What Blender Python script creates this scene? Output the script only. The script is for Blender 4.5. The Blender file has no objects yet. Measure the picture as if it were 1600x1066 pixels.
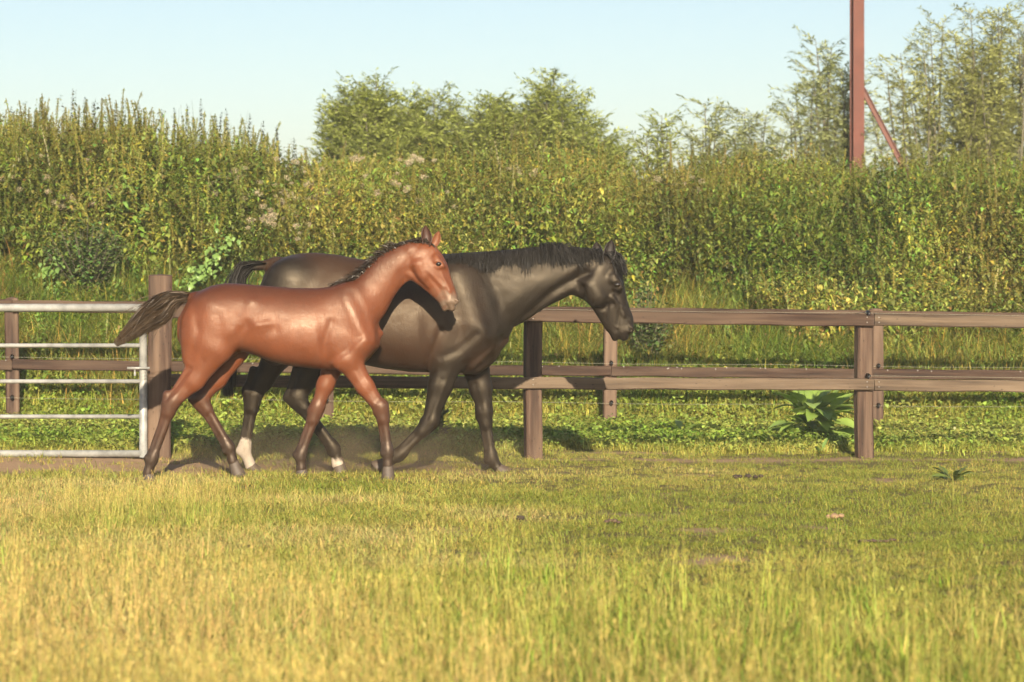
import bpy, math, random
import numpy as np
from mathutils import Vector, Matrix

random.seed(7)
RNG = np.random.default_rng(11)
SC = bpy.context.scene
COL = SC.collection

# ------------------------------------------------------------------ camera
F = 4444.0            # focal length in photograph pixels (100 mm on 36 mm)
EYE = 1.6             # camera height in metres
HZ = 406.0            # horizon row in the photograph
cam_data = bpy.data.cameras.new('camera')
cam_data.lens = 100.0
cam_data.sensor_width = 36.0
cam_data.shift_y = -(533.0 - HZ) / 1600.0
cam_data.clip_start = 0.1
cam_data.clip_end = 5000.0
cam_data.dof.use_dof = True
cam_data.dof.focus_distance = 21.3
cam_data.dof.aperture_fstop = 3.4
cam = bpy.data.objects.new('camera', cam_data)
cam.location = (0, 0, EYE)
cam.rotation_euler = (math.radians(90), 0, 0)
COL.objects.link(cam)
SC.camera = cam

# ------------------------------------------------------------------ sky, sun, exposure
SUN_DIR = Vector((-0.08, 1.0, -0.40)).normalized()      # the way the light travels
SUN_EL = math.asin(-SUN_DIR.z)
SUN_AZ = math.atan2(-SUN_DIR.x, -SUN_DIR.y)
world = bpy.data.worlds.new('World')
SC.world = world
world.use_nodes = True
wn = world.node_tree
bg = wn.nodes['Background']
sky = wn.nodes.new('ShaderNodeTexSky')
sky.sky_type = 'NISHITA'
sky.sun_disc = False
sky.sun_elevation = SUN_EL
sky.sun_rotation = SUN_AZ
sky.air_density = 0.8
sky.dust_density = 0.9
sky.ozone_density = 0.2
wn.links.new(sky.outputs[0], bg.inputs[0])
bg.inputs[1].default_value = 0.060
sun_data = bpy.data.lights.new('sun', 'SUN')
sun_data.energy = 5.0
sun_data.angle = math.radians(0.5)
sun_data.color = (1.0, 0.86, 0.64)
sun = bpy.data.objects.new('sun', sun_data)
sun.rotation_euler = SUN_DIR.to_track_quat('-Z', 'Y').to_euler()
COL.objects.link(sun)
SC.view_settings.view_transform = 'Standard'
SC.view_settings.look = 'None'
SC.view_settings.gamma = 1.0
SC.view_settings.exposure = 1.08

# ------------------------------------------------------------------ helpers
def smooth01(a, b, x):
    t = np.clip((np.asarray(x, float) - a) / (b - a), 0, 1)
    return t * t * (3 - 2 * t)

def W(px, py, d):
    """point at distance d that shows at pixel (px, py) of the photograph"""
    return np.array([(px - 800.0) * d / F, d, EYE - (py - HZ) * d / F])

def tag(o, label=None, cat=None, group=None, kind=None):
    if label: o['label'] = label
    if cat: o['category'] = cat
    if group: o['group'] = group
    if kind: o['kind'] = kind
    return o

def empty(name, loc=(0, 0, 0), rz=0.0):
    o = bpy.data.objects.new(name, None)
    o.empty_display_size = 0.2
    o.location = loc
    o.rotation_euler = (0, 0, rz)
    COL.objects.link(o)
    return o

def mesh_obj(name, verts, faces, mat=None, parent=None, smooth=False, link=True):
    me = bpy.data.meshes.new(name)
    verts = np.asarray(verts, np.float32)
    if isinstance(faces, np.ndarray):
        n, k = faces.shape
        me.vertices.add(len(verts)); me.vertices.foreach_set('co', verts.ravel())
        me.loops.add(n * k); me.loops.foreach_set('vertex_index', faces.ravel().astype(np.int32))
        me.polygons.add(n)
        me.polygons.foreach_set('loop_start', np.arange(0, n * k, k, dtype=np.int32))
        me.polygons.foreach_set('loop_total', np.full(n, k, np.int32))
        me.update(calc_edges=True)
    else:
        me.from_pydata([tuple(v) for v in verts], [], faces)
    if smooth:
        me.polygons.foreach_set('use_smooth', np.ones(len(me.polygons), bool))
    if mat is not None:
        for m in (mat if isinstance(mat, (list, tuple)) else [mat]):
            me.materials.append(m)
    o = bpy.data.objects.new(name, me)
    if link: COL.objects.link(o)
    if parent is not None: o.parent = parent
    return o

class MB:
    """collects shapes into one mesh"""
    def __init__(s): s.v = []; s.f = []; s.n = 0; s.mi = []
    def add(s, v, f, mi=0):
        v = np.asarray(v, float)
        s.v.append(v); s.f += [tuple(i + s.n for i in q) for q in f]; s.n += len(v); s.mi += [mi] * len(f)
    def tube(s, pts, rad, n=8, cap=True, mi=0):
        pts = [np.asarray(p, float) for p in pts]
        rad = [rad] * len(pts) if np.isscalar(rad) else rad
        vs = []; fs = []
        for i, p in enumerate(pts):
            a = pts[max(i - 1, 0)]; b = pts[min(i + 1, len(pts) - 1)]
            t = b - a; t = t / (np.linalg.norm(t) + 1e-9)
            ref = np.array([0, 0, 1.0]) if abs(t[2]) < 0.9 else np.array([1.0, 0, 0])
            u = np.cross(t, ref); u /= np.linalg.norm(u); w = np.cross(u, t)
            for k in range(n):
                an = 2 * math.pi * k / n
                vs.append(p + rad[i] * (math.cos(an) * u + math.sin(an) * w))
        for i in range(len(pts) - 1):
            for k in range(n):
                k2 = (k + 1) % n
                fs.append((i * n + k, i * n + k2, (i + 1) * n + k2, (i + 1) * n + k))
        if cap:
            fs.append(tuple(range(n))); fs.append(tuple(reversed(range((len(pts) - 1) * n, len(pts) * n))))
        s.add(vs, fs, mi)
    def build(s, name, mat, parent=None, smooth=False, link=True):
        o = mesh_obj(name, np.concatenate(s.v), s.f, mat, parent, smooth, link)
        if any(s.mi): o.data.polygons.foreach_set('material_index', np.array(s.mi, np.int32))
        return o

def vnoise(x, y, seed=0):
    """cheap smooth 2-d value noise, -1..1"""
    x = np.asarray(x, float); y = np.asarray(y, float)
    xi = np.floor(x); yi = np.floor(y); fx = x - xi; fy = y - yi
    def h(a, b):
        s = np.sin(a * 127.1 + b * 311.7 + seed * 74.7) * 43758.5453
        return (s - np.floor(s)) * 2 - 1
    ux = fx * fx * (3 - 2 * fx); uy = fy * fy * (3 - 2 * fy)
    return (h(xi, yi) * (1 - ux) + h(xi + 1, yi) * ux) * (1 - uy) + (h(xi, yi + 1) * (1 - ux) + h(xi + 1, yi + 1) * ux) * uy

def fbm(x, y, seed=0, n=4):
    a = 1.0; s = 0; t = 0
    for i in range(n):
        s = s + a * vnoise(np.asarray(x) * 2 ** i, np.asarray(y) * 2 ** i, seed + i); t += a; a *= 0.5
    return s / t

# ------------------------------------------------------------------ materials
def new_mat(name):
    m = bpy.data.materials.new(name); m.use_nodes = True
    nt = m.node_tree
    return m, nt, nt.nodes['Principled BSDF'], nt.nodes['Material Output']

def node(nt, kind, **kw):
    n = nt.nodes.new(kind)
    for k, v in kw.items(): setattr(n, k, v)
    return n

def ramp(nt, fac, stops):
    r = node(nt, 'ShaderNodeValToRGB')
    while len(r.color_ramp.elements) < len(stops): r.color_ramp.elements.new(0.5)
    for e, (p, c) in zip(r.color_ramp.elements, stops):
        e.position = p; e.color = (*c, 1) if len(c) == 3 else c
    nt.links.new(fac, r.inputs[0])
    return r.outputs[0]

def mixc(nt, fac, a, b, mode='MIX'):
    m = node(nt, 'ShaderNodeMix', data_type='RGBA', blend_type=mode)
    for s, v in ((m.inputs[0], fac), (m.inputs[6], a), (m.inputs[7], b)):
        if hasattr(v, 'is_linked'): nt.links.new(v, s)
        elif isinstance(v, (int, float)): s.default_value = v
        else: s.default_value = (*v, 1)
    return m.outputs[2]

def noise(nt, scale, detail=4, rough=0.55, vec=None, out=0):
    n = node(nt, 'ShaderNodeTexNoise')
    n.inputs['Scale'].default_value = scale; n.inputs['Detail'].default_value = detail; n.inputs['Roughness'].default_value = rough
    if vec is not None: nt.links.new(vec, n.inputs['Vector'])
    return n.outputs[out]

def coords(nt, scale=(1, 1, 1), kind='Object'):
    tc = node(nt, 'ShaderNodeTexCoord'); mp = node(nt, 'ShaderNodeMapping')
    mp.inputs['Scale'].default_value = scale
    nt.links.new(tc.outputs[kind], mp.inputs[0])
    return mp.outputs[0]

def bump(nt, bsdf, h, strength=0.3, dist=0.01):
    b = node(nt, 'ShaderNodeBump'); b.inputs['Strength'].default_value = strength; b.inputs['Distance'].default_value = dist
    nt.links.new(h, b.inputs['Height']); nt.links.new(b.outputs[0], bsdf.inputs['Normal'])

def leaf_mat(name, base, trans=0.3, rough=0.55, vary=0.35, tint_attr=True, face_attr=None, gloss=0.0):
    """foliage: base colour times a per-plant tint, thin-leaf translucency"""
    m, nt, b, out = new_mat(name)
    col = None
    if tint_attr:
        a = node(nt, 'ShaderNodeAttribute', attribute_type='INSTANCER', attribute_name='tint')
        col = mixc(nt, 1.0, base, a.outputs['Color'], 'MULTIPLY')
    else:
        rgb = node(nt, 'ShaderNodeRGB'); rgb.outputs[0].default_value = (*base, 1); col = rgb.outputs[0]
    if face_attr:
        fa = node(nt, 'ShaderNodeAttribute', attribute_name=face_attr)
        col = mixc(nt, 1.0, col, fa.outputs['Color'], 'MULTIPLY')
    nt.nodes.remove(b)
    df = node(nt, 'ShaderNodeBsdfDiffuse'); nt.links.new(col, df.inputs[0])
    tr = node(nt, 'ShaderNodeBsdfTranslucent'); nt.links.new(col, tr.inputs[0])
    mx = node(nt, 'ShaderNodeMixShader'); mx.inputs[0].default_value = trans
    nt.links.new(df.outputs[0], mx.inputs[1]); nt.links.new(tr.outputs[0], mx.inputs[2])
    if gloss:
        gl = node(nt, 'ShaderNodeBsdfGlossy'); gl.inputs['Roughness'].default_value = rough
        m2 = node(nt, 'ShaderNodeMixShader'); m2.inputs[0].default_value = gloss
        nt.links.new(mx.outputs[0], m2.inputs[1]); nt.links.new(gl.outputs[0], m2.inputs[2]); mx = m2
    nt.links.new(mx.outputs[0], out.inputs[0])
    return m

def set_face_color(o, cols, name='shade'):
    """one colour per face"""
    me = o.data
    at = me.attributes.new(name, 'FLOAT_COLOR', 'FACE')
    c = np.ones((len(me.polygons), 4), np.float32); c[:, :3] = cols
    at.data.foreach_set('color', c.ravel())

SC.cycles.max_bounces = 4
SC.cycles.diffuse_bounces = 2
SC.cycles.glossy_bounces = 2
SC.cycles.transmission_bounces = 3
SC.cycles.transparent_max_bounces = 4
SC.cycles.use_light_tree = False
SC.cycles.adaptive_threshold = 0.03
# ------------------------------------------------------------------ horses: one continuous body surface grown from a distance field
class Field:
    def __init__(s, lo, hi, h):
        s.h = h; s.lo = np.array(lo, float)
        s.n = np.ceil((np.array(hi) - s.lo) / h).astype(int) + 1
        s.D = np.full(s.n, 0.3, np.float32)
        s.M = np.zeros((3,) + tuple(s.n), np.float32)     # dark points, pale, brown
        s.ax = [s.lo[i] + np.arange(s.n[i]) * h for i in range(3)]
    def sub(s, lo, hi):
        a = np.clip(np.floor((np.array(lo) - s.lo) / s.h).astype(int), 0, s.n - 1)
        b = np.clip(np.ceil((np.array(hi) - s.lo) / s.h).astype(int) + 1, 1, s.n)
        sl = tuple(slice(a[i], b[i]) for i in range(3))
        X = s.ax[0][sl[0]][:, None, None]; Y = s.ax[1][sl[1]][None, :, None]; Z = s.ax[2][sl[2]][None, None, :]
        return sl, X, Y, Z
    def merge(s, sl, d, k, m):
        D = s.D[sl]; d = d.astype(np.float32)
        hh = np.maximum(k - np.abs(D - d), 0) / k
        t = np.clip(0.5 + 0.5 * (D - d) / k, 0, 1)
        s.D[sl] = np.minimum(D, d) - hh * hh * k * 0.25
        for c in range(3):
            s.M[(c,) + sl] = s.M[(c,) + sl] * (1 - t) + m[c] * t
    def cone(s, a, b, ha, hb, wa, wb, k=0.03, ma=(0, 0, 0), mb=None, carve=False, cap=1.0):
        """tapered limb a->b, half height ha..hb in the side view and half width wa..wb across"""
        a = np.array(a, float); b = np.array(b, float); mb = ma if mb is None else mb
        L = np.linalg.norm(b - a); ax = (b - a) / max(L, 1e-6)
        lat = np.array([0, 1.0, 0]); lat = lat - ax * lat.dot(ax); lat /= np.linalg.norm(lat)
        up = np.cross(ax, lat)
        R = max(ha, hb, wa, wb) + k + 0.03
        sl, X, Y, Z = s.sub(np.minimum(a, b) - R, np.maximum(a, b) + R)
        px, py, pz = X - a[0], Y - a[1], Z - a[2]
        q = px * ax[0] + py * ax[1] + pz * ax[2]
        t = np.clip(q / max(L, 1e-6), 0, 1)
        e = q - t * L
        u = px * up[0] + py * up[1] + pz * up[2]
        v = px * lat[0] + py * lat[1] + pz * lat[2]
        hh = ha + (hb - ha) * t; ww = wa + (wb - wa) * t
        r = np.sqrt((u * u + e * e / (cap * cap)) / (hh * hh) + v * v / (ww * ww))
        d = (r - 1) * np.minimum(hh, ww)
        if carve:
            D = s.D[sl]; nd = -d
            g = np.maximum(k - np.abs(D - nd), 0) / k
            s.D[sl] = np.maximum(D, nd) + g * g * k * 0.25
            t2 = np.clip(0.5 - 0.5 * (D - nd) / k, 0, 1) * (ma[0] > 0)
            s.M[(0,) + sl] = s.M[(0,) + sl] * (1 - t2) + ma[0] * t2
            return
        m = [ma[c] + (mb[c] - ma[c]) * t for c in range(3)]
        s.merge(sl, d, k, m)
    def ball(s, c, r, w=None, k=0.03, m=(0, 0, 0)):
        c = np.array(c, float)
        s.cone(c, c + np.array([1e-4, 0, 0]), r, r, w or r, w or r, k, m)
    def torso(s, st, y0, k=0.05, egg=0.18, m=(0, 0, 0)):
        """st rows: x, top z, bottom z, half width"""
        st = np.array(st); x = st[:, 0]
        lo = (x[0] - 0.05, y0 - st[:, 3].max() - 0.1, st[:, 2].min() - 0.1); hi = (x[-1] + 0.05, y0 + st[:, 3].max() + 0.1, st[:, 1].max() + 0.1)
        sl, X, Y, Z = s.sub(lo, hi)
        xs = np.linspace(x[0], x[-1], 400)
        def sm(col):
            v = np.interp(xs, x, st[:, col]); ker = np.hanning(25); ker /= ker.sum()
            vp = np.pad(v, 12, mode='reflect', reflect_type='odd')
            return np.convolve(vp, ker, 'valid')
        T = np.interp(X, xs, sm(1)); B = np.interp(X, xs, sm(2)); Wd = np.maximum(np.interp(X, xs, sm(3)), 0.02)
        c = (T + B) / 2; hh = np.maximum((T - B) / 2, 0.02)
        u = (Z - c) / hh; v = (Y - y0) / (Wd * (1 - egg * np.clip(u, -1, 1)))
        n = 2.15
        r = (np.abs(u) ** n + np.abs(v) ** n) ** (1 / n)
        over = np.maximum(np.maximum(x[0] - X, X - x[-1]), 0)
        d = (r - 1) * np.minimum(hh, Wd) + over
        s.merge(sl, d, k, m)
    def mesh(s, smooth_it=5, wfun=None, body_it=26):
        D = s.D; h = s.h
        ins = D < 0
        c = [(i, j, k) for i in (0, 1) for j in (0, 1) for k in (0, 1)]
        n = np.array(D.shape) - 1
        def cs(o): return (slice(o[0], o[0] + n[0]), slice(o[1], o[1] + n[1]), slice(o[2], o[2] + n[2]))
        cnt = sum(ins[cs(o)].astype(np.int8) for o in c)
        act = (cnt > 0) & (cnt < 8)
        idx = np.argwhere(act)
        vid = np.full(tuple(n), -1, np.int64); vid[act] = np.arange(len(idx))
        val = {o: D[cs(o)][act] for o in c}
        pos = np.zeros((len(idx), 3)); num = np.zeros(len(idx))
        for o in c:
            for a in range(3):
                if o[a] == 1: continue
                o2 = list(o); o2[a] = 1; o2 = tuple(o2)
                va, vb = val[o], val[o2]
                cr = (va < 0) != (vb < 0)
                t = np.where(cr, va / np.where(cr, va - vb, 1), 0)
                p = np.tile(np.array(o, float), (len(idx), 1)); p[:, a] += t
                pos += p * cr[:, None]; num += cr
        P = (idx + pos / num[:, None]) * h + s.lo
        quads = []
        for a in range(3):
            b_, c_ = (a + 1) % 3, (a + 2) % 3
            sl0 = [slice(1, -1)] * 3; sl1 = [slice(1, -1)] * 3
            sl0[a] = slice(0, -1); sl1[a] = slice(1, None)
            A = ins[tuple(sl0)]; Bv = ins[tuple(sl1)]
            e = np.argwhere(A != Bv); fl = A[A != Bv]
            off = np.array([1, 1, 1]); off[a] = 0
            e = e + off
            def cell(db, dc):
                q = e.copy(); q[:, b_] += db; q[:, c_] += dc
                return vid[q[:, 0], q[:, 1], q[:, 2]]
            q = np.stack([cell(-1, -1), cell(0, -1), cell(0, 0), cell(-1, 0)], 1)
            q[~fl] = q[~fl][:, ::-1]
            quads.append(q)
        Q = np.concatenate(quads); Q = Q[(Q >= 0).all(1)]
        # Taubin smoothing
        E = np.concatenate([Q[:, [0, 1]], Q[:, [1, 2]], Q[:, [2, 3]], Q[:, [3, 0]]])
        def lap(V, f):
            acc = np.zeros_like(V); k = np.zeros(len(V))
            for i in range(3): acc[:, i] = np.bincount(E[:, 0], V[E[:, 1], i], len(V)) + np.bincount(E[:, 1], V[E[:, 0], i], len(V))
            k = np.bincount(E[:, 0], minlength=len(V)) + np.bincount(E[:, 1], minlength=len(V))
            return V + f * (acc / np.maximum(k, 1)[:, None] - V)
        for i in range(smooth_it):
            P = lap(P, 0.5); P = lap(P, -0.48)
        if wfun is not None:
            wt = wfun(P)[:, None]
            for i in range(body_it):
                P2 = lap(P, 0.5); P2 = lap(P2, -0.49); P = P + (P2 - P) * wt
        g = np.clip(np.round((P - s.lo) / h).astype(int), 0, s.n - 1)
        M = s.M[:, g[:, 0], g[:, 1], g[:, 2]].T
        return P, Q, M

def pair_chain(f, prs, d, k, mats=None, y=0.0, sub=4):
    """neck or head as one loft. prs rows: top pixel, bottom pixel, half width (m), optional lateral shift"""
    rows = []
    for i, r in enumerate(prs):
        m = mats[i] if mats else (0, 0, 0)
        rows.append([*r[:5], r[5] if len(r) > 5 else 0.0, *m])
    R = spline(np.array(rows, float), (len(rows) - 1) * sub + 1)
    st = []
    for r in R:
        t = W(r[0], r[1], d); b = W(r[2], r[3], d); c = (t + b) / 2; c[1] = d + y + r[5]
        st.append((c, np.linalg.norm(t - b) / 2, r[4], r[6:9], (t - b) / np.linalg.norm(t - b)))
    C = np.array([q[0] for q in st]); mx = max(q[1] for q in st) + k + .03
    sl, X, Y, Z = f.sub(C.min(0) - mx, C.max(0) + mx)
    best = None
    for i in range(len(st) - 1):
        a, b = st[i], st[i + 1]
        ax = b[0] - a[0]; L = np.linalg.norm(ax); ax = ax / L
        px, py, pz = X - a[0][0], Y - a[0][1], Z - a[0][2]
        q = px * ax[0] + py * ax[1] + pz * ax[2]; t = np.clip(q / L, 0, 1); e = q - t * L
        up = a[4] + b[4]; up = up - ax * up.dot(ax); up /= np.linalg.norm(up); lat = np.cross(ax, up)
        uu = px * up[0] + py * up[1] + pz * up[2]; v = px * lat[0] + py * lat[1] + pz * lat[2]
        hh = a[1] + (b[1] - a[1]) * t; ww = a[2] + (b[2] - a[2]) * t
        end = i == len(st) - 2 or i == 0
        cp = np.where((e > 0) & (i == len(st) - 2), .6, np.where((e < 0) & (i == 0), .5, .22))
        r = np.sqrt((uu * uu + (e / cp) ** 2) / (hh * hh) + v * v / (ww * ww))
        dd = (r - 1) * np.minimum(hh, ww)
        mm = [a[3][c] + (b[3][c] - a[3][c]) * t for c in range(3)]
        if best is None: best = dd; bm_ = [np.broadcast_to(q_, dd.shape).copy() for q_ in mm]
        else:
            w = dd < best
            for c in range(3): bm_[c] = np.where(w, mm[c], bm_[c])
            kk = .012; hk = np.maximum(kk - np.abs(best - dd), 0) / kk
            best = np.minimum(best, dd) - hk * hk * kk * .08
    f.merge(sl, best, k, bm_)

def hoof_mesh(name, cor, toe, r, mat, parent, root, fwd=1.0):
    """horn capsule: sloping wall from the coronet down to a wider sole"""
    cor = np.array(cor); toe = np.array(toe)
    ax = toe - cor; L = np.linalg.norm(ax); ax /= L
    lat = np.array([0, 1.0, 0]); lat = lat - ax * ax.dot(lat); lat /= np.linalg.norm(lat)
    fr = np.cross(lat, ax); fr = fr if fr[0] * fwd > 0 else -fr
    rings = [(-0.22, 0.80, 0.0), (0.0, 0.93, 0.0), (0.35, 1.05, 0.10), (0.8, 1.22, 0.26), (1.0, 1.27, 0.33), (1.02, 1.0, 0.33)]
    n = 20; v = []
    for t, s_, sh in rings:
        for k in range(n):
            a = 2 * math.pi * k / n
            x = math.cos(a); yv = math.sin(a)
            ln = r * s_ * (1.08 if x > 0 else 0.95); wd = r * s_ * 0.92
            heel = -0.10 * L * max(-x, 0) * max(t, 0)
            v.append(cor + ax * (t * L + heel) + fr * (x * ln + sh * r) + lat * (yv * wd))
    fs = []
    for i in range(len(rings) - 1):
        for k in range(n):
            k2 = (k + 1) % n
            fs.append((i * n + k, i * n + k2, (i + 1) * n + k2, (i + 1) * n + k))
    fs.append(tuple(range((len(rings) - 1) * n, len(rings) * n)))
    return mesh_obj(name, np.array(v) - root, fs, mat, parent, True)

def strands(name, roots, curves, width, mat, parent, root, seg=6, tip=0.15):
    """hair: each strand a narrow tapering ribbon along its own curve"""
    V = []; Fc = []; n0 = 0
    for c in curves:
        c = np.asarray(c, float); m = len(c)
        tn = np.gradient(c, axis=0); tn /= np.linalg.norm(tn, axis=1)[:, None] + 1e-9
        rv = np.array([RNG.normal() * 0.5, RNG.normal() * 0.35, RNG.normal() * 0.5]) + np.array([0.0, 0.0, 0.6])
        sd = np.cross(tn, rv); sd /= np.linalg.norm(sd, axis=1)[:, None] + 1e-9
        w = width * RNG.uniform(0.6, 1.3) * np.linspace(1, tip, m)[:, None]
        V.append(np.stack([c - sd * w, c + sd * w], 1).reshape(-1, 3))
        for i in range(m - 1):
            q = n0 + 2 * i; Fc.append((q, q + 1, q + 3, q + 2))
        n0 += 2 * m
    return mesh_obj(name, np.concatenate(V) - root, np.array(Fc), mat, parent, True)

def spline(pts, m):
    pts = np.asarray(pts, float); t = np.linspace(0, 1, len(pts)); tt = np.linspace(0, 1, m)
    out = np.zeros((m, pts.shape[1]))
    # Catmull-Rom
    for j, x in enumerate(tt * (len(pts) - 1)):
        i = min(int(x), len(pts) - 2); u = x - i
        p0 = pts[max(i - 1, 0)]; p1 = pts[i]; p2 = pts[i + 1]; p3 = pts[min(i + 2, len(pts) - 1)]
        out[j] = 0.5 * (2 * p1 + (p2 - p0) * u + (2 * p0 - 5 * p1 + 4 * p2 - p3) * u * u + (3 * p1 - p0 - 3 * p2 + p3) * u ** 3)
    return out

def ear_mesh(name, base_a, base_b, tip, d, lat, depth, mat, parent, root, open_dir=(0.5, -1.0)):
    """cupped pointed ear: an open curled leaf with thickness"""
    A = W(*base_a, d); B = W(*base_b, d); T = W(*tip, d)
    A[1] += lat; B[1] += lat; T[1] += lat * 0.9
    base = (A + B) / 2; ax = T - base; L = np.linalg.norm(ax); ax /= L
    wv = (B - A); w0 = np.linalg.norm(wv) / 2; wv /= np.linalg.norm(wv)
    nv = np.cross(ax, wv); nv /= np.linalg.norm(nv)
    if nv[1] > 0: nv = -nv
    rows, cols = 9, 9; v = []
    for lay, sc in ((0, 1.0), (1, 0.84)):
        for i in range(rows):
            t = i / (rows - 1)
            w = w0 * (0.62 + 1.5 * t - 0.9 * t * t) * (1 - t ** 3.2) + 0.001
            for j in range(cols):
                a = (j / (cols - 1) - 0.5) * math.pi * (1.25 - 0.35 * t)
                p = base + ax * (t * L - 0.03) + wv * (math.sin(a) * w * sc * 1.05) + nv * ((0.45 - math.cos(a)) * w * 0.85 * sc) * -1 * -1
                p = p + wv * (0.10 * L * math.sin(math.pi * t) * 0.4)
                v.append(p)
    fs = []
    N = rows * cols
    for lay in (0, 1):
        for i in range(rows - 1):
            for j in range(cols - 1):
                q = lay * N + i * cols + j
                f = (q, q + 1, q + cols + 1, q + cols)
                fs.append(f if lay == 0 else f[::-1])
    for i in range(rows - 1):
        for j in (0, cols - 1):
            q = i * cols + j
            fs.append((q, q + cols, N + q + cols, N + q))
    for j in range(cols - 1):
        fs.append((j, j + 1, N + j + 1, N + j))
    return mesh_obj(name, np.array(v) - root, fs, mat, parent, True)

def coat_mat(name, base, dark, pale, brown, rough, spec, sheen, mott=0.25, stint=(1, .85, .7)):
    m, nt, b, out = new_mat(name)
    a = node(nt, 'ShaderNodeAttribute', attribute_name='coat')
    sep = node(nt, 'ShaderNodeSeparateColor'); nt.links.new(a.outputs['Color'], sep.inputs[0])
    co = coords(nt)
    big = noise(nt, 5.0, 3, 0.5, co)
    c0 = mixc(nt, big, tuple(x * (1 - mott) for x in base), tuple(x * (1 + mott) for x in base))
    c1 = mixc(nt, sep.outputs[2], c0, brown)
    c2 = mixc(nt, sep.outputs[0], c1, dark)
    fine = noise(nt, 110.0, 4, 0.65, coords(nt, (0.45, 1, .8)))
    c3 = mixc(nt, sep.outputs[1], c2, pale)
    c3 = mixc(nt, 0.6, c3, mixc(nt, noise(nt, 17.0, 4, 0.65, coords(nt, (1.2, 1, .7))), (.6, .6, .6), (1.4, 1.4, 1.4)), 'MULTIPLY')
    c4 = mixc(nt, 0.35, c3, mixc(nt, fine, (0.55, 0.55, 0.55), (1.45, 1.45, 1.45)), 'MULTIPLY')
    nt.links.new(c4, b.inputs['Base Color'])
    rr = node(nt, 'ShaderNodeMapRange'); nt.links.new(noise(nt, 7.0, 5, 0.65, coords(nt, (.7, 1, 1.6))), rr.inputs[0])
    rr.inputs[1].default_value = 0.3; rr.inputs[2].default_value = 0.7
    rr.inputs[3].default_value = rough - 0.06; rr.inputs[4].default_value = rough + 0.14
    nt.links.new(rr.outputs[0], b.inputs['Roughness'])
    b.inputs['Specular IOR Level'].default_value = spec
    b.inputs['Specular Tint'].default_value = (*stint, 1)
    b.inputs['Sheen Weight'].default_value = sheen
    b.inputs['Sheen Roughness'].default_value = 0.5
    b.inputs['Sheen Tint'].default_value = (1.0, 0.85, 0.7, 1)
    med = noise(nt, 12.0, 2, 0.5, co)
    ad = node(nt, 'ShaderNodeMath', operation='ADD'); nt.links.new(fine, ad.inputs[0])
    ml = node(nt, 'ShaderNodeMath', operation='MULTIPLY'); nt.links.new(med, ml.inputs[0]); ml.inputs[1].default_value = 1.2
    nt.links.new(ml.outputs[0], ad.inputs[1])
    hair_ = noise(nt, 42.0, 4, 0.7, coords(nt, (1.6, 1, .45)))
    a2_ = node(nt, 'ShaderNodeMath', operation='MULTIPLY_ADD'); nt.links.new(hair_, a2_.inputs[0]); a2_.inputs[1].default_value = 1.5; nt.links.new(ad.outputs[0], a2_.inputs[2]); ad = a2_
    bump(nt, b, ad.outputs[0], 0.20, 0.006)
    return m

def hair_mat(name, c0, c1, rough=0.45):
    m, nt, b, out = new_mat(name)
    col = mixc(nt, noise(nt, 14.0, 3, 0.6, coords(nt)), c0, c1)
    nt.links.new(col, b.inputs['Base Color']); b.inputs['Roughness'].default_value = rough
    b.inputs['Specular IOR Level'].default_value = 0.45
    return m

def horn_mat(name, c0, c1):
    m, nt, b, out = new_mat(name)
    col = mixc(nt, noise(nt, 30.0, 4, 0.6, coords(nt, (1, 1, 5))), c0, c1)
    nt.links.new(col, b.inputs['Base Color']); b.inputs['Roughness'].default_value = 0.6
    bump(nt, b, noise(nt, 40.0, 3, 0.5, coords(nt, (1, 1, 6))), 0.4, 0.004)
    return m

m_eye, nt, b, _ = new_mat('eye'); b.inputs['Base Color'].default_value = (0.012, 0.007, 0.004, 1); b.inputs['Roughness'].default_value = 0.14
b.inputs['Coat Weight'].default_value = 1.0

def leg(f, d, y, J, R, wr, m0, m1, k=0.022, fore=True):
    """J pixel joints: top, knee/hock, fetlock, coronet. R: half heights. Cannon has bone and tendon."""
    def P(p, dy=0): 
        return W(p[0], p[1], d + y + dy)
    top, kn, fe, co = [P(j) for j in J]
    f.cone(top, kn, R[0], R[1], R[0] * wr, R[1] * 0.85, k * 2.0, (0, 0, 0), m0)
    return kn, fe, co

def stroke(P, N, d, pts, depth, sig):
    """muscle line: push the skin in (depth > 0) or out along a line drawn on the flank"""
    q = np.array([W(p[0], p[1], d)[[0, 2]] for p in pts]); sg = sig * d / F
    X = P[:, [0, 2]]; best = np.full(len(P), 1e9)
    if len(q) == 1: best = ((X - q[0]) ** 2).sum(1)
    for a, b in zip(q[:-1], q[1:]):
        ab = b - a; t = np.clip(((X - a) @ ab) / (ab @ ab), 0, 1)
        best = np.minimum(best, ((X - a - t[:, None] * ab) ** 2).sum(1))
    g = np.exp(-best / (2 * sg * sg)) * np.abs(N[:, 1])
    return P - N * (depth * g)[:, None]

def vert_normals(P, Q):
    fn = np.cross(P[Q[:, 2]] - P[Q[:, 0]], P[Q[:, 3]] - P[Q[:, 1]])
    N = np.zeros_like(P)
    for j in range(4):
        for i in range(3): N[:, i] += np.bincount(Q[:, j], fn[:, i], len(P))
    return N / (np.linalg.norm(N, axis=1)[:, None] + 1e-12)

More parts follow.
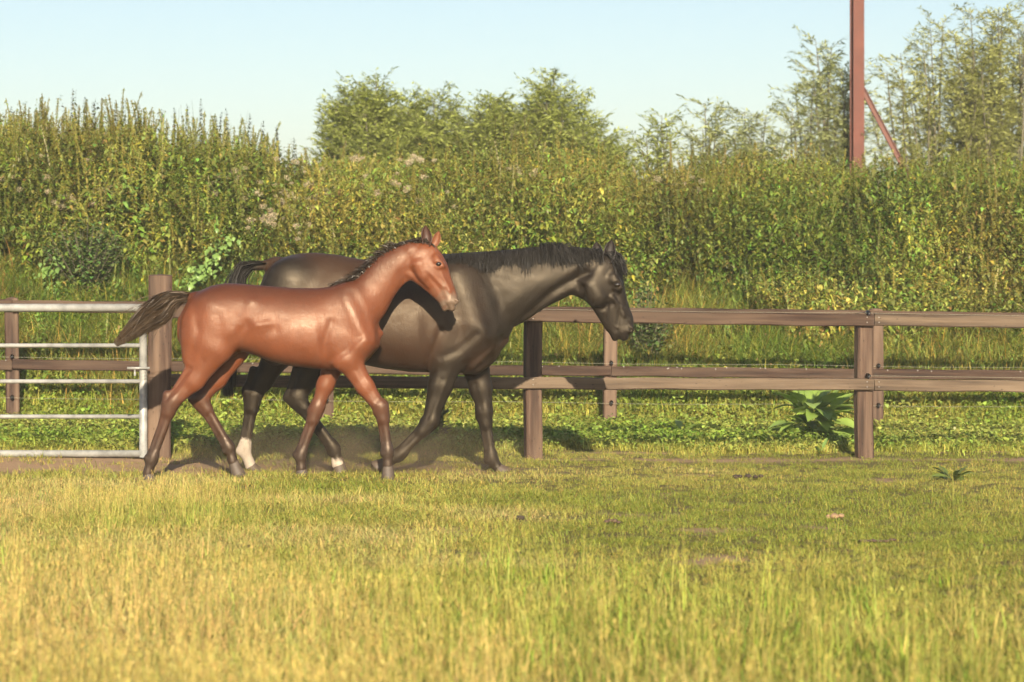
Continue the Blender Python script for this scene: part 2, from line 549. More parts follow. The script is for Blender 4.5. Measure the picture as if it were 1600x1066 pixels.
def finish_body(name, f, mat, parent, root, wfun=None, strokes=(), d=0, top=None):
    P_, Q, M = f.mesh(5, wfun)
    N_ = vert_normals(P_, Q)
    for pts, dep, sg in strokes: P_ = stroke(P_, N_, d, pts, dep, sg)
    jag = fbm(P_[:, 0] * 55 + P_[:, 1] * 40, P_[:, 2] * 30, 9, 2)
    M[:, 1] = np.where(M[:, 1] > .02, np.clip(M[:, 1] * 1.5 - .25 + .55 * jag * (M[:, 1] < .93), 0, 1), 0)
    if top is not None: M[:, 2] = np.maximum(M[:, 2], top(P_))
    o = mesh_obj(name, P_ - root, Q, mat, parent, True)
    at = o.data.attributes.new('coat', 'FLOAT_COLOR', 'POINT')
    c = np.ones((len(P_), 4), np.float32); c[:, :3] = np.clip(M, 0, 1)
    at.data.foreach_set('color', c.ravel())
    return o

def px_torso(f, rows, d, k, egg, m=(0, 0, 0)):
    st = []
    for x, t, b, w in rows:
        a = W(x, t, d); bb = W(x, b, d); st.append((a[0], a[2], bb[2], w))
    f.torso(st, d, k, egg, m)

DK = (1, 0, 0)
def lower_leg(f, d, y, knee, fet, cor, s, bend, m_k, m_f, hind=False, back=-1, m_c=None):
    """knee or hock down to the coronet, s = size factor; pixels for joints"""
    m_c = m_f if m_c is None else m_c
    kn = W(*knee, d + y); fe = W(*fet, d + y); co = W(*cor, d + y)
    ax = fe - kn; L = np.linalg.norm(ax); ax /= L
    lat = np.array([0, 1.0, 0]); bk = np.cross(ax, lat); 
    if bk[0] > 0: bk = -bk           # towards the tail
    # knee / hock block
    f.cone(kn - ax * 0.035 * s, kn + ax * 0.045 * s, 0.050 * s, 0.043 * s, 0.043 * s, 0.037 * s, 0.02 * s, m_k)
    if hind:
        f.cone(kn - ax * 0.01 * s + bk * 0.03 * s, kn - ax * 0.06 * s + bk * 0.052 * s, 0.03 * s, 0.022 * s, 0.024 * s, 0.019 * s, 0.03 * s, m_k)
        f.cone(kn + bk * 0.035 * s, kn + ax * 0.12 * s + bk * 0.024 * s, 0.018 * s, 0.014 * s, 0.017 * s, 0.013 * s, 0.02 * s, m_k)
    else:
        f.ball(kn + bk * 0.032 * s, 0.022 * s, 0.019 * s, 0.02 * s, m_k)
    # cannon bone and tendon
    f.cone(kn + ax * 0.03 * s - bk * 0.007 * s, fe - bk * 0.004 * s, 0.027 * s, 0.025 * s, 0.026 * s, 0.024 * s, 0.012 * s, m_k, m_c)
    f.cone(kn + ax * 0.03 * s + bk * 0.024 * s, fe + bk * 0.024 * s, 0.015 * s, 0.016 * s, 0.013 * s, 0.014 * s, 0.010 * s, m_k, m_c)
    # fetlock with the tuft of the ergot behind
    f.cone(fe - ax * 0.015 * s, fe + ax * 0.012 * s, 0.037 * s, 0.037 * s, 0.033 * s, 0.033 * s, 0.02 * s, m_f)
    f.ball(fe + bk * 0.03 * s + ax * 0.012 * s, 0.022 * s, 0.022 * s, 0.015 * s, m_f)
    # pastern
    f.cone(fe, co, 0.028 * s, 0.034 * s, 0.027 * s, 0.032 * s, 0.018 * s, m_f)
    return kn, fe, co
# ------------------------------------------------------------------ terrain
def rear_y(x): return 26.78 + 0.11 * np.clip(x, -14, 14)
def front_y(x): return 22.35 + 0.2 * (np.clip(x, -14, 14) + 2.77)

def tz(x, y):
    x = np.asarray(x, float); y = np.asarray(y, float)
    z = -0.015 * np.clip(x, -10, 10) * smooth01(20.5, 22.5, y)
    z = z + 0.035 * fbm(x * .35 + 3, y * .35, 5, 3) * smooth01(21.5, 18.5, y) * smooth01(3, 9, y)
    z = z + 0.02 * fbm(x * 1.3, y * 1.3, 8, 2)
    s = y - rear_y(x)
    p = np.interp(s, [-1, 0.1, .75, 1.45, 2.75, 4.8, 6.0, 8.5, 14.0, 22.0, 60.0], [0, 0, .25, .54, 1.0, 1.62, 1.82, 1.82, 1.0, .4, 0.0])
    left = 1 + 0.22 * smooth01(0.5, -5, x)
    p = p * left * (1 + .06 * fbm(x * .6, y * .6, 21, 2))
    p = p + .07 * fbm(x * 1.1, y * 1.1, 31, 3) * smooth01(.6, 2.0, s) * smooth01(24, 9, s)
    return z + p

def axis(core_lo, core_hi, step, far):
    c = np.arange(core_lo, core_hi + 1e-6, step)
    out = []; v = step; p = core_hi
    while p < far: v *= 1.35; p += v; out.append(p)
    lo = []; v = step; p = core_lo
    while p > -far: v *= 1.35; p -= v; lo.append(p)
    return np.array(lo[::-1] + list(c) + out)

m_ground, nt, b, _ = new_mat('ground_soil')
co = coords(nt)
g1 = mixc(nt, noise(nt, 2.2, 5, .6, co), (.070, .078, .022), (.115, .105, .035))
g2 = mixc(nt, noise(nt, 14.0, 4, .6, co), g1, (.14, .10, .05))
a = node(nt, 'ShaderNodeAttribute', attribute_name='bare')
dirt = mixc(nt, noise(nt, 20.0, 5, .65, co), (.26, .165, .10), (.40, .275, .17))
nt.links.new(mixc(nt, a.outputs['Fac'], g2, dirt), b.inputs['Base Color'])
b.inputs['Roughness'].default_value = 0.95; b.inputs['Specular IOR Level'].default_value = 0.15
bump(nt, b, noise(nt, 35.0, 5, .65, co), .7, .03)

xs = axis(-11, 11, .14, 900); ys = axis(5, 46, .14, 900)
XX, YY = np.meshgrid(xs, ys)
ZZ = tz(XX, YY)
nx, ny = len(xs), len(ys)
I = np.arange(nx * ny).reshape(ny, nx)
quads = np.stack([I[:-1, :-1], I[:-1, 1:], I[1:, 1:], I[1:, :-1]], -1).reshape(-1, 4)
ground = mesh_obj('ground', np.stack([XX, YY, ZZ], -1).reshape(-1, 3), quads, m_ground, None, True)
tag(ground, kind='structure')

def bare_mask(x, y):
    """trodden earth: a strip by the gate, scuffed ground under the horses, the fence line"""
    x = np.asarray(x, float); y = np.asarray(y, float)
    n = fbm(x * 1.4, y * 2.2, 40, 3)
    gate = smooth01(.95, .35, np.abs(y - 21.75) + .25 * n) * smooth01(-.6, -2.2, x + .5 * n)
    under = .85 * smooth01(.8, .25, np.abs(y - 21.55) + .35 * n) * smooth01(.6, -.8, x + .4 * n)
    fy = front_y(x)
    line = .8 * smooth01(.30, .08, np.abs(y - (fy - .12)) + .16 * n) * smooth01(-.3, .4, x)
    rut = .9 * smooth01(.14, .05, np.abs(y - (fy + .75)) + .06 * n) * smooth01(0, .8, x)
    spots = smooth01(.38, .58, fbm(x * 2.2 + 9, y * 1.5, 77, 3)) * .85 * smooth01(24, 21, y) * smooth01(12, 15, y)
    return np.clip(np.maximum.reduce([gate, under, line, rut, spots]), 0, 1)
bm_ = bare_mask(XX, YY).ravel().astype(np.float32)
at = ground.data.attributes.new('bare', 'FLOAT', 'POINT'); at.data.foreach_set('value', bm_)

# ------------------------------------------------------------------ scattering
def hidden_collection(name, objs):
    c = bpy.data.collections.new(name)
    for o in objs: c.objects.link(o)
    return c

def scatter(name, pos, yaw, tilt, scale, idx, tint, variants, label, cat):
    n = len(pos)
    me = bpy.data.meshes.new(name)
    me.vertices.add(n); me.vertices.foreach_set('co', np.asarray(pos, np.float32).ravel())
    def attr(nm, ty, key, val):
        a_ = me.attributes.new(nm, ty, 'POINT'); a_.data.foreach_set(key, np.ascontiguousarray(val).ravel())
    rot = np.zeros((n, 3), np.float32); rot[:, 0] = tilt * np.cos(yaw * 3.1); rot[:, 1] = tilt * np.sin(yaw * 2.3); rot[:, 2] = yaw
    attr('rot', 'FLOAT_VECTOR', 'vector', rot)
    sc = np.asarray(scale, np.float32)
    if sc.ndim == 1: sc = np.stack([sc, sc, sc], 1)
    attr('size', 'FLOAT_VECTOR', 'vector', sc.astype(np.float32))
    attr('kind_index', 'INT', 'value', np.asarray(idx, np.int32))
    t4 = np.ones((n, 4), np.float32); t4[:, :3] = tint
    attr('tint', 'FLOAT_COLOR', 'color', t4)
    o = bpy.data.objects.new(name, me); COL.objects.link(o)
    tag(o, label, cat, kind='stuff')
    ng = bpy.data.node_groups.new(name, 'GeometryNodeTree')
    ng.interface.new_socket('Geometry', in_out='INPUT', socket_type='NodeSocketGeometry')
    ng.interface.new_socket('Geometry', in_out='OUTPUT', socket_type='NodeSocketGeometry')
    gi = ng.nodes.new('NodeGroupInput'); go = ng.nodes.new('NodeGroupOutput')
    inst = ng.nodes.new('GeometryNodeInstanceOnPoints'); inst.inputs['Pick Instance'].default_value = True
    ci = ng.nodes.new('GeometryNodeCollectionInfo'); ci.inputs['Separate Children'].default_value = True; ci.inputs['Reset Children'].default_value = True
    ci.inputs['Collection'].default_value = hidden_collection(name + '_kinds', variants)
    def named(nm, ty):
        k_ = ng.nodes.new('GeometryNodeInputNamedAttribute'); k_.data_type = ty; k_.inputs[0].default_value = nm
        return [s_ for s_ in k_.outputs if s_.enabled][0]
    er = ng.nodes.new('FunctionNodeEulerToRotation')
    L = ng.links.new
    L(gi.outputs[0], inst.inputs['Points']); L(ci.outputs[0], inst.inputs['Instance'])
    L(named('kind_index', 'INT'), inst.inputs['Instance Index'])
    L(named('rot', 'FLOAT_VECTOR'), er.inputs[0]); L(er.outputs[0], inst.inputs['Rotation'])
    L(named('size', 'FLOAT_VECTOR'), inst.inputs['Scale'])
    L(inst.outputs[0], go.inputs[0])
    md = o.modifiers.new('scatter', 'NODES'); md.node_group = ng
    return o

def blade(V, Fc, C, base, yaw, h, lean, w, col, seg=3, curl=1.0):
    """one grass blade: a bent tapering ribbon"""
    dx, dy = math.cos(yaw), math.sin(yaw)
    n0 = len(V)
    for i in range(seg + 1):
        t = i / seg
        out = lean * h * t ** (1 + curl)
        up = h * (t - .35 * lean * t * t)
        ww = w * (1 - t ** 1.6) + .0004
        V.append((base[0] + dx * out - dy * ww, base[1] + dy * out + dx * ww, base[2] + up))
        V.append((base[0] + dx * out + dy * ww, base[1] + dy * out - dx * ww, base[2] + up))
    for i in range(seg):
        q = n0 + 2 * i; Fc.append((q, q + 1, q + 3, q + 2)); C.append(col)

def leaf(V, Fc, C, base, yaw, pitch, L, w, col, fold=.25, droop=.3):
    """lance or oval leaf, folded along its midrib: 4 quads-ish (6 tris)"""
    cy, sy = math.cos(yaw), math.sin(yaw)
    n0 = len(V)
    pr = ((0, 0.05), (.30, 1.0), (.68, .72), (1.0, .03))
    for t, k in pr:
        r = L * t * math.cos(pitch); z = L * t * math.sin(pitch) - droop * L * t * t
        for sd in (-1, 0, 1):
            ww = w * k * sd
            V.append((base[0] + cy * r - sy * ww, base[1] + sy * r + cy * ww, base[2] + z + (fold * w * k if sd else 0)))
    for i in range(3):
        for j in range(2):
            q = n0 + 3 * i + j; Fc.append((q, q + 1, q + 4, q + 3)); C.append(col)

def variant(name, V, Fc, C, mat):
    o = mesh_obj(name, np.array(V), np.array(Fc), mat, None, False, link=False)
    set_face_color(o, np.array(C))
    return o

R_ = random.Random(5)
def u(a, b): return R_.uniform(a, b)

m_grass = leaf_mat('grass_blade', (1, 1, 1), .35, .5, face_attr='shade')
m_leaf = leaf_mat('leaf_blade', (1, 1, 1), .28, .45, face_attr='shade', gloss=.03)

def jit(c, s=.2):
    k = 1 + R_.gauss(0, s); return tuple(max(.05, x * k * (1 + R_.gauss(0, s * .35))) for x in c)

# turf clumps
turf = []
for vi in range(5):
    V, Fc, C = [], [], []
    for i in range(40):
        r = .12 * math.sqrt(R_.random()); a_ = u(0, 6.283)
        dry = R_.random() < .22
        blade(V, Fc, C, (r * math.cos(a_), r * math.sin(a_), -.01), u(0, 6.283), u(.025, .085), u(.4, 1.8), u(.0016, .0032), jit((1.5, 1.15, 1.3) if dry else (.95, 1, .9)), 2)
    turf.append(variant('turf_%d' % vi, V, Fc, C, m_grass))
# tall grass clumps with flowering stems
tall = []
for vi in range(6):
    V, Fc, C = [], [], []
    for i in range(24):
        r = .10 * math.sqrt(R_.random()); a_ = u(0, 6.283)
        dry = R_.random() < .38
        blade(V, Fc, C, (r * math.cos(a_), r * math.sin(a_), -.01), u(0, 6.283), u(.08, .21), u(.25, 1.2), u(.0016, .0030), jit((1.35, 1.12, 1.2) if dry else (.80, 1.0, .65)), 3)
    for i in range(5):
        r = .08 * math.sqrt(R_.random()); a_ = u(0, 6.283); yw = u(0, 6.283); h = u(.22, .36); ln = u(.05, .35)
        cc = jit((1.2, 1.08, 1.0))
        bx, by = r * math.cos(a_), r * math.sin(a_)
        blade(V, Fc, C, (bx, by, 0), yw, h, ln, .0012, cc, 4)
        for j in range(7):      # seed head
            t = .78 + .03 * j
            p = (bx + math.cos(yw) * ln * h * t * t, by + math.sin(yw) * ln * h * t * t, h * (t - .35 * ln * t * t))
            blade(V, Fc, C, p, u(0, 6.283), u(.012, .026), u(.4, 1.0), .0022, jit((1.3, 1.12, 1.05)), 1)
    tall.append(variant('tall_%d' % vi, V, Fc, C, m_grass))
# rank bank grass
rank = []
for vi in range(5):
    V, Fc, C = [], [], []
    for i in range(30):
        r = .12 * math.sqrt(R_.random()); a_ = u(0, 6.283)
        dry = R_.random() < .30
        blade(V, Fc, C, (r * math.cos(a_), r * math.sin(a_), -.02), u(0, 6.283), u(.18, .48), u(.3, 1.2), u(.003, .006), jit((1.9, 1.3, 1.2) if dry else (.9, 1, .9)), 4, 1.3)
    rank.append(variant('rank_%d' % vi, V, Fc, C, m_grass))
# broad leaved ground cover
cover = []
for vi in range(6):
    V, Fc, C = [], [], []
    for i in range(20):
        r = .13 * math.sqrt(R_.random()); a_ = u(0, 6.283); h = u(.02, .11)
        L = u(.018, .046)
        leaf(V, Fc, C, (r * math.cos(a_), r * math.sin(a_), h), u(0, 6.283), u(-.3, 1.1), L, L * u(.28, .42), jit((.95, 1, .9), .22), .2, u(.1, .9))
    for i in range(34):
        r = .13 * math.sqrt(R_.random()); a_ = u(0, 6.283)
        blade(V, Fc, C, (r * math.cos(a_), r * math.sin(a_), -.01), u(0, 6.283), u(.05, .13), u(.3, 1.0), .0025, jit((1.4, 1.2, 1.1)), 2)
    cover.append(variant('cover_%d' % vi, V, Fc, C, m_leaf))
# nettles
def nettle_variant(name, H, bare=.15, yellow=.02, tass=True, dense=1.0):
    V, Fc, C = [], [], []
    ly = u(0, 6.28); lean = u(.0, .16)
    cx = lambda t: (math.cos(ly) * lean * H * t * t, math.sin(ly) * lean * H * t * t, H * t)
    for i in range(6):
        a0, a1 = cx(i / 6), cx((i + 1) / 6); w = .0045
        for an in (0, 1.57):
            n0 = len(V); dx, dy = math.cos(an) * w, math.sin(an) * w
            V += [(a0[0] - dx, a0[1] - dy, a0[2]), (a0[0] + dx, a0[1] + dy, a0[2]), (a1[0] + dx, a1[1] + dy, a1[2]), (a1[0] - dx, a1[1] - dy, a1[2])]
            Fc.append((n0, n0 + 1, n0 + 2, n0 + 3)); C.append((1.1, .85, .8))
    nodes = int(52 * H)
    for i in range(nodes):
        t = bare + (1 - bare) * (i + .5) / nodes
        p = cx(min(1, t + u(-.01, .01))); a_ = i * 1.571 + u(-.8, .8)
        size = (1.05 - .50 * max(0, (t - .45) / .55)) * u(.75, 1.15)
        for sd in (0, math.pi):
            L = .047 * size
            q = jit((2.0, 1.5, .7), .15) if R_.random() < yellow else jit((.95, 1, .9), .18)
            leaf(V, Fc, C, p, a_ + sd + u(-.9, .9), u(-.9, 1.0), L * u(.6, 1.25), L * u(.24, .40), q, .25, u(.05, .6))
            if tass and t > .55:
                for k_ in range(1):
                    aa = a_ + sd + u(-.9, .9); n0 = len(V); l = u(.012, .032)
                    ex, ey = math.cos(aa) * l, math.sin(aa) * l
                    V += [(p[0], p[1], p[2]), (p[0] + ex * .6 - ey * .06, p[1] + ey * .6 + ex * .06, p[2] - l * .2), (p[0] + ex, p[1] + ey, p[2] - l * u(.7, 1.2)), (p[0] + ex * .6 + ey * .06, p[1] + ey * .6 - ex * .06, p[2] - l * .5)]
                    Fc.append((n0, n0 + 1, n0 + 2, n0 + 3)); C.append(jit((1.15, 1.0, .85), .15))
    return variant(name, V, Fc, C, m_leaf)
def weed_variant(name, H=1.0, shoots=9, nl=30, big=1.0):
    """branching leafy weed, shoots fanning at all angles"""
    V, Fc, C = [], [], []
    for s_ in range(shoots):
        an = u(0, 6.283); sp = u(.08, .60); h = H * u(.5, 1.0); z0 = u(0, .25) * H
        cc = jit((.95, 1, .9), .25)
        blade(V, Fc, C, (0, 0, z0), an, h - z0, sp, .0022, (.95, .9, .75), 4, .6)
        for i in range(nl):
            t = (i + R_.random()) / nl
            o_ = sp * (h - z0) * t ** 1.6
            p = (math.cos(an) * o_, math.sin(an) * o_, z0 + (h - z0) * (t - .35 * sp * t * t))
            L = u(.024, .056) * (1.15 - .5 * t) * big
            q = jit((1.9, 1.5, .8), .15) if R_.random() < .02 else tuple(c_ * (1 + R_.gauss(0, .15)) for c_ in cc)
            leaf(V, Fc, C, p, u(0, 6.283), u(-.6, .9), L, L * u(.16, .34), q, .25, u(.1, .8))
    return variant(name, V, Fc, C, m_leaf)
HCL = (.45, .8, 1.15, 1.5, 1.85)
nettles = []
for ci_, H_ in enumerate(HCL):
    nettles += [nettle_variant('plant_%d_%d' % (ci_, i), H_, bare=u(.02, .16)) for i in range(4)] + [weed_variant('plant_%d_%d' % (ci_, i + 4), H_, int(9 + 6 * H_), int((18 + 24 * H_) * (1, 1, .75, .6)[i]), (1.1, .9, 1.45, 1.8)[i]) for i in range(4)]
def pick_plant(h, weedy):
    c = np.abs(h[:, None] - np.array(HCL)[None, :]).argmin(1)
    return c * 8 + np.where(weedy, 4, 0) + RNG.integers(0, 4, len(h)), h / np.array(HCL)[c]
# downy thistle heads gone to seed
fluff = []
m_fluff = leaf_mat('seed_down', (.58, .49, .34), .4, .9, tint_attr=False, face_attr='shade')
for vi in range(3):
    V, Fc, C = [], [], []
    for i in range(150):
        v = np.array([R_.gauss(0, 1) for _ in range(3)]); v /= np.linalg.norm(v); r = u(.03, .085)
        p = v * r * np.array([1.2, 1.2, .75])
        blade(V, Fc, C, tuple(p), u(0, 6.283), u(.015, .035), u(.2, 1.2), u(.004, .009), jit((1, 1, 1), .2), 1)
    fluff.append(variant('down_%d' % vi, V, Fc, C, m_fluff))

def spread(n, x0, x1, y0, y1):
    return RNG.uniform(x0, x1, n), RNG.uniform(y0, y1, n)
def in_view(x, y, margin=1.2): return np.abs(x) < .182 * y + margin

def lerp3(a, b, t): return np.asarray(a)[None, :] * (1 - t[:, None]) + np.asarray(b)[None, :] * t[:, None]

GREEN = (.265, .295, .062); YGREEN = (.390, .370, .100); STRAW = (.50, .44, .20); WARM = (.50, .385, .18)
# turf over the paddock
x, y = spread(66000, -8, 8, 8.6, 26.4)
k = in_view(x, y) & (RNG.random(len(x)) < np.clip(.45 + .55 * smooth01(26, 14, y), 0, 1))
k &= RNG.random(len(x)) > bare_mask(x, y) * .9
x, y = x[k], y[k]
dry = np.clip(.5 + .95 * fbm(x * .8, y * .8, 3, 4) + .15 * smooth01(16, 10, y) - .42 * smooth01(-1.2, 1.5, x) + .25 * smooth01(-.5, -3, x) * smooth01(22, 20, y), 0, 1)
t = lerp3(GREEN, YGREEN, np.clip(dry * 1.7, 0, 1)); t2 = np.clip(dry * 1.6 - .8, 0, 1)[:, None]
t = t * (1 - t2) + np.array(STRAW) * t2
sc = RNG.uniform(.65, 1.15, len(x)) * (1 + .6 * smooth01(15, 11, y)) * (1 - .36 * smooth01(-1.2, .8, x)) * (1 - .12 * smooth01(18.5, 20.5, y))
print('turf', len(x))
scatter('turf_grass', np.stack([x, y, tz(x, y)], 1), RNG.uniform(0, 6.28, len(x)), RNG.normal(0, .12, len(x)), sc, RNG.integers(0, 5, len(x)), t * RNG.uniform(.8, 1.2, (len(x), 1)), turf,
        'short grazed paddock grass around the horses', 'grass')
# taller dry grass in the foreground and in the band at the left
def tall_mask(x, y):
    n = fbm(x * .8, y * .8, 55, 4)
    fg = smooth01(17.0, 10.2, y + 1.6 * n + .75 * np.clip(x, -.5, 3)) 
    band = smooth01(-1.0, -2.2, x + .7 * n) * smooth01(16.4, 17.6, y + .8 * n) * smooth01(19.7, 18.9, y + .3 * n)
    thin = .07 * smooth01(.15, .5, n) * smooth01(21, 18, y)
    return np.clip(np.maximum.reduce([fg * (.55 + .6 * n), band * (.55 + .5 * n), thin]), 0, 1)
x, y = spread(50000, -7, 7, 8.6, 21.5)
k = in_view(x, y) & (RNG.random(len(x)) < tall_mask(x, y) * (.24 + .42 * smooth01(.3, -1.8, x)))
x, y = x[k], y[k]
dry = np.clip(.32 + 1.1 * fbm(x * .7 + 4, y * .7, 13, 3) + .35 * smooth01(-.3, -2.2, x) - .2 * smooth01(.2, 2, x), 0, 1)
t = lerp3((.27, .335, .065), (.49, .44, .165), dry * .75); w_ = np.clip(fbm(x * .5, y * .5, 91, 3) * 1.6 + .6 * smooth01(13.5, 11, y) * smooth01(2, -2, x), 0, .4)[:, None]; t = t * (1 - w_) + np.array(WARM) * w_
print('tall', len(x))
scatter('tall_grass', np.stack([x, y, tz(x, y)], 1), RNG.uniform(0, 6.28, len(x)), RNG.normal(0, .10, len(x)), RNG.uniform(.40, 1.15, len(x)) * (1 - .48 * smooth01(12.5, 17.5, y)) * (1 + .3 * fbm(x * 1.2, y * 1.2, 17, 2)), RNG.integers(0, 6, len(x)), t * RNG.uniform(.75, 1.25, (len(x), 1)), tall,
        'tall straw coloured grass gone to seed in the foreground', 'grass')
# leafy cover between and beyond the fences
x, y = spread(26000, -9, 9, 21.8, 31)
s = y - rear_y(x); e = y - front_y(x)
dens = smooth01(.35, 1.5, e + .5 * fbm(x, y, 61, 2)) * smooth01(2.6, 1.4, s)
k = in_view(x, y, 2) & (RNG.random(len(x)) < dens * .95)
x, y, e, s = x[k], y[k], e[k], s[k]
n = fbm(x * .8, y * .8, 66, 3)
t = lerp3((.22, .305, .05), (.345, .365, .09), np.clip(.45 + n, 0, 1))
print('cover', len(x))
scatter('ground_cover', np.stack([x, y, tz(x, y)], 1), RNG.uniform(0, 6.28, len(x)), RNG.normal(0, .15, len(x)), RNG.uniform(.7, 1.25, len(x)) * (1 + .35 * smooth01(-.5, 1, s)), RNG.integers(0, 6, len(x)), t * RNG.uniform(.75, 1.25, (len(x), 1)), cover,
        'low bright green leafy weeds between the two fences', 'ground cover')
# rank grass on the bank
x, y = spread(20000, -9.5, 9.5, 26.5, 32.5)
s = y - rear_y(x)
dens = smooth01(.3, 1.2, s + .5 * fbm(x * .9, y * .9, 71, 3)) * smooth01(4.6, 3.2, s)
k = in_view(x, y, 2) & (RNG.random(len(x)) < dens * .75)
x, y = x[k], y[k]
n = fbm(x * .7, y * .7, 76, 3)
t = lerp3((.165, .240, .045), (.29, .295, .08), np.clip(.35 + 1.3 * n, 0, 1))
print('rank', len(x))
scatter('bank_grass', np.stack([x, y, tz(x, y)], 1), RNG.uniform(0, 6.28, len(x)), RNG.normal(0, .15, len(x)), RNG.uniform(.6, 1.1, len(x)) * (1 + .5 * np.clip(n, 0, 1)), RNG.integers(0, 5, len(x)), t * RNG.uniform(.75, 1.25, (len(x), 1)), rank,
        'rank tufted grass on the bank behind the rear fence', 'grass')
# nettles over the bank, cut to the skyline of the photograph
SKX = np.array([-200, 0, 60, 110, 200, 300, 380, 420, 450, 480, 600, 700, 760, 900, 950, 990, 1030, 1100, 1200, 1350, 1600, 1800])
SKY = np.array([185, 185, 170, 178, 180, 192, 200, 222, 242, 246, 240, 244, 226, 222, 244, 290, 268, 246, 240, 244, 242, 242])
x, y = spread(15500, -9.8, 9.8, 29, 37.5)
s = y - rear_y(x)
edge = 2.65 + .9 * fbm(x * .9, y * .5, 81, 3) - .75 * smooth01(1.5, 3.2, x) + .5 * smooth01(-.5, 1, x) * smooth01(3, 1.5, x)
k = in_view(x, y, 2.2) & (s > edge) & (s < 7.8) & (RNG.random(len(x)) < .75 + .5 * fbm(x * 1.1, y * 1.1, 83, 3))
x, y, s = x[k], y[k], s[k]
g = tz(x, y)
px = 800 + x * F / y
ztop = EYE + (HZ - np.interp(px, SKX, SKY)) * y / F
hmax = np.clip(ztop - g, .35, 1.95)
h = np.minimum(hmax * RNG.uniform(.72, 1.10, len(x)), RNG.uniform(1.1, 1.75, len(x)) * (1 + .15 * smooth01(-1, -5, x)))
h *= .5 + .5 * smooth01(0, .9, s - 2.6)
h *= 1 + .30 * fbm(x * 1.7, y * 2.2, 88, 2)
n = fbm(x * .6, y * .6, 86, 3); n2 = fbm(x * 1.6 + 5, y * 1.6, 87, 2)
t = lerp3((.155, .200, .040), (.290, .272, .068), np.clip(.42 + .9 * n, 0, 1))
t = t * (1 + .55 * n2[:, None])
t[:, 1] *= 1 + .12 * smooth01(1, -1, np.abs(x + 1.5))
print('nettles', len(x))
wd = RNG.uniform(.85, 1.25, len(x))
weedy = RNG.random(len(x)) < np.clip(.78 - .35 * smooth01(-1.5, -3.5, x) + .6 * n2, .4, .97)
ki, zs = pick_plant(h, weedy)
scatter('nettle_thicket', np.stack([x, y, g], 1), RNG.uniform(0, 6.28, len(x)), RNG.normal(0, .21, len(x)), np.stack([wd, wd, zs], 1), ki, np.clip(t, .01, 1) * RNG.uniform(.78, 1.22, (len(x), 1)), nettles,
        'dense thicket of tall yellowing nettles covering the bank', 'nettles')
# low weeds breaking up the foot of the thicket
x, y = spread(5200, -9.5, 9.5, 27, 31.5)
s = y - rear_y(x); nn_ = fbm(x * 1.3, y * 1.3, 95, 3)
k = in_view(x, y, 2) & (s > .7) & (s < 3.6) & (RNG.random(len(x)) < np.clip(.15 + .9 * nn_ + .35 * smooth01(1.2, 3, s), 0, 1))
x, y, s = x[k], y[k], s[k]
n = fbm(x * .9, y * .9, 96, 3)
t = lerp3((.15, .22, .045), (.30, .29, .075), np.clip(.4 + n, 0, 1))
h = RNG.uniform(.22, .5, len(x)) + .35 * smooth01(1.8, 3.2, s) * RNG.random(len(x))
print('weeds', len(x))
scatter('bank_weeds', np.stack([x, y, tz(x, y)], 1), RNG.uniform(0, 6.28, len(x)), RNG.normal(0, .2, len(x)), np.stack([.8 * np.ones(len(x)), .8 * np.ones(len(x)), pick_plant(h, h > 0)[1]], 1), pick_plant(h, RNG.random(len(x)) < .7)[0], t * RNG.uniform(.7, 1.3, (len(x), 1)), [o.copy() for o in nettles],
        'low mixed weeds on the lower slope of the bank', 'weeds')
# dead straw and stalks showing through the lower thicket
x, y = spread(5200, -9.5, 9.5, 28, 32.5)
s = y - rear_y(x); n = fbm(x * 1.2, y * 1.2, 98, 3)
k = in_view(x, y, 2) & (s > 2.0) & (s < 4.6) & (n > .16)
x, y, n = x[k], y[k], n[k]
print('straw', len(x))
scatter('dead_straw', np.stack([x, y, tz(x, y)], 1), RNG.uniform(0, 6.28, len(x)), RNG.normal(0, .2, len(x)), RNG.uniform(.8, 1.5, len(x)), RNG.integers(0, 5, len(x)), lerp3((.24, .22, .07), (.36, .30, .12), RNG.random(len(x))), [o.copy() for o in rank],
        'dry straw and dead stalks among the nettles', 'straw')
# seed down caught among the nettles
spots = []
for cx_, cy_, rx, ry, nn in ((525, 240, 60, 16, 22), (650, 240, 30, 12, 18), (470, 310, 60, 40, 26), (590, 280, 90, 40, 24), (165, 308, 45, 18, 14), (100, 315, 16, 6, 8), (440, 350, 60, 20, 14), (820, 268, 30, 8, 6), (1080, 290, 30, 14, 8), (60, 280, 90, 30, 8), (380, 290, 60, 50, 12), (720, 330, 80, 40, 10)):
    for i in range(nn):
        spots.append((RNG.normal(cx_, rx * .6), RNG.normal(cy_, ry * .6)))
pos = []
for p in spots:
    for dd in np.arange(28.5, 35.5, .05):
        w = W(p[0], p[1], dd); gg = tz(w[0], dd); ss = dd - rear_y(w[0])
        hm_ = np.clip((EYE + (HZ - np.interp(p[0], SKX, SKY)) * dd / F) - gg, .35, 1.5) * (.5 + .5 * smooth01(0, .9, ss - 3.3))
        if ss > 2.6 and w[2] < gg + hm_ * .97: pos.append(w); break
pos = np.array(pos)
scatter('thistle_down', pos, RNG.uniform(0, 6.28, len(pos)), RNG.normal(0, .3, len(pos)), RNG.uniform(.25, .65, len(pos)), RNG.integers(0, 3, len(pos)), np.ones((len(pos), 3)), fluff,
        'pale pinkish seed down of thistles among the nettles', 'thistle down')
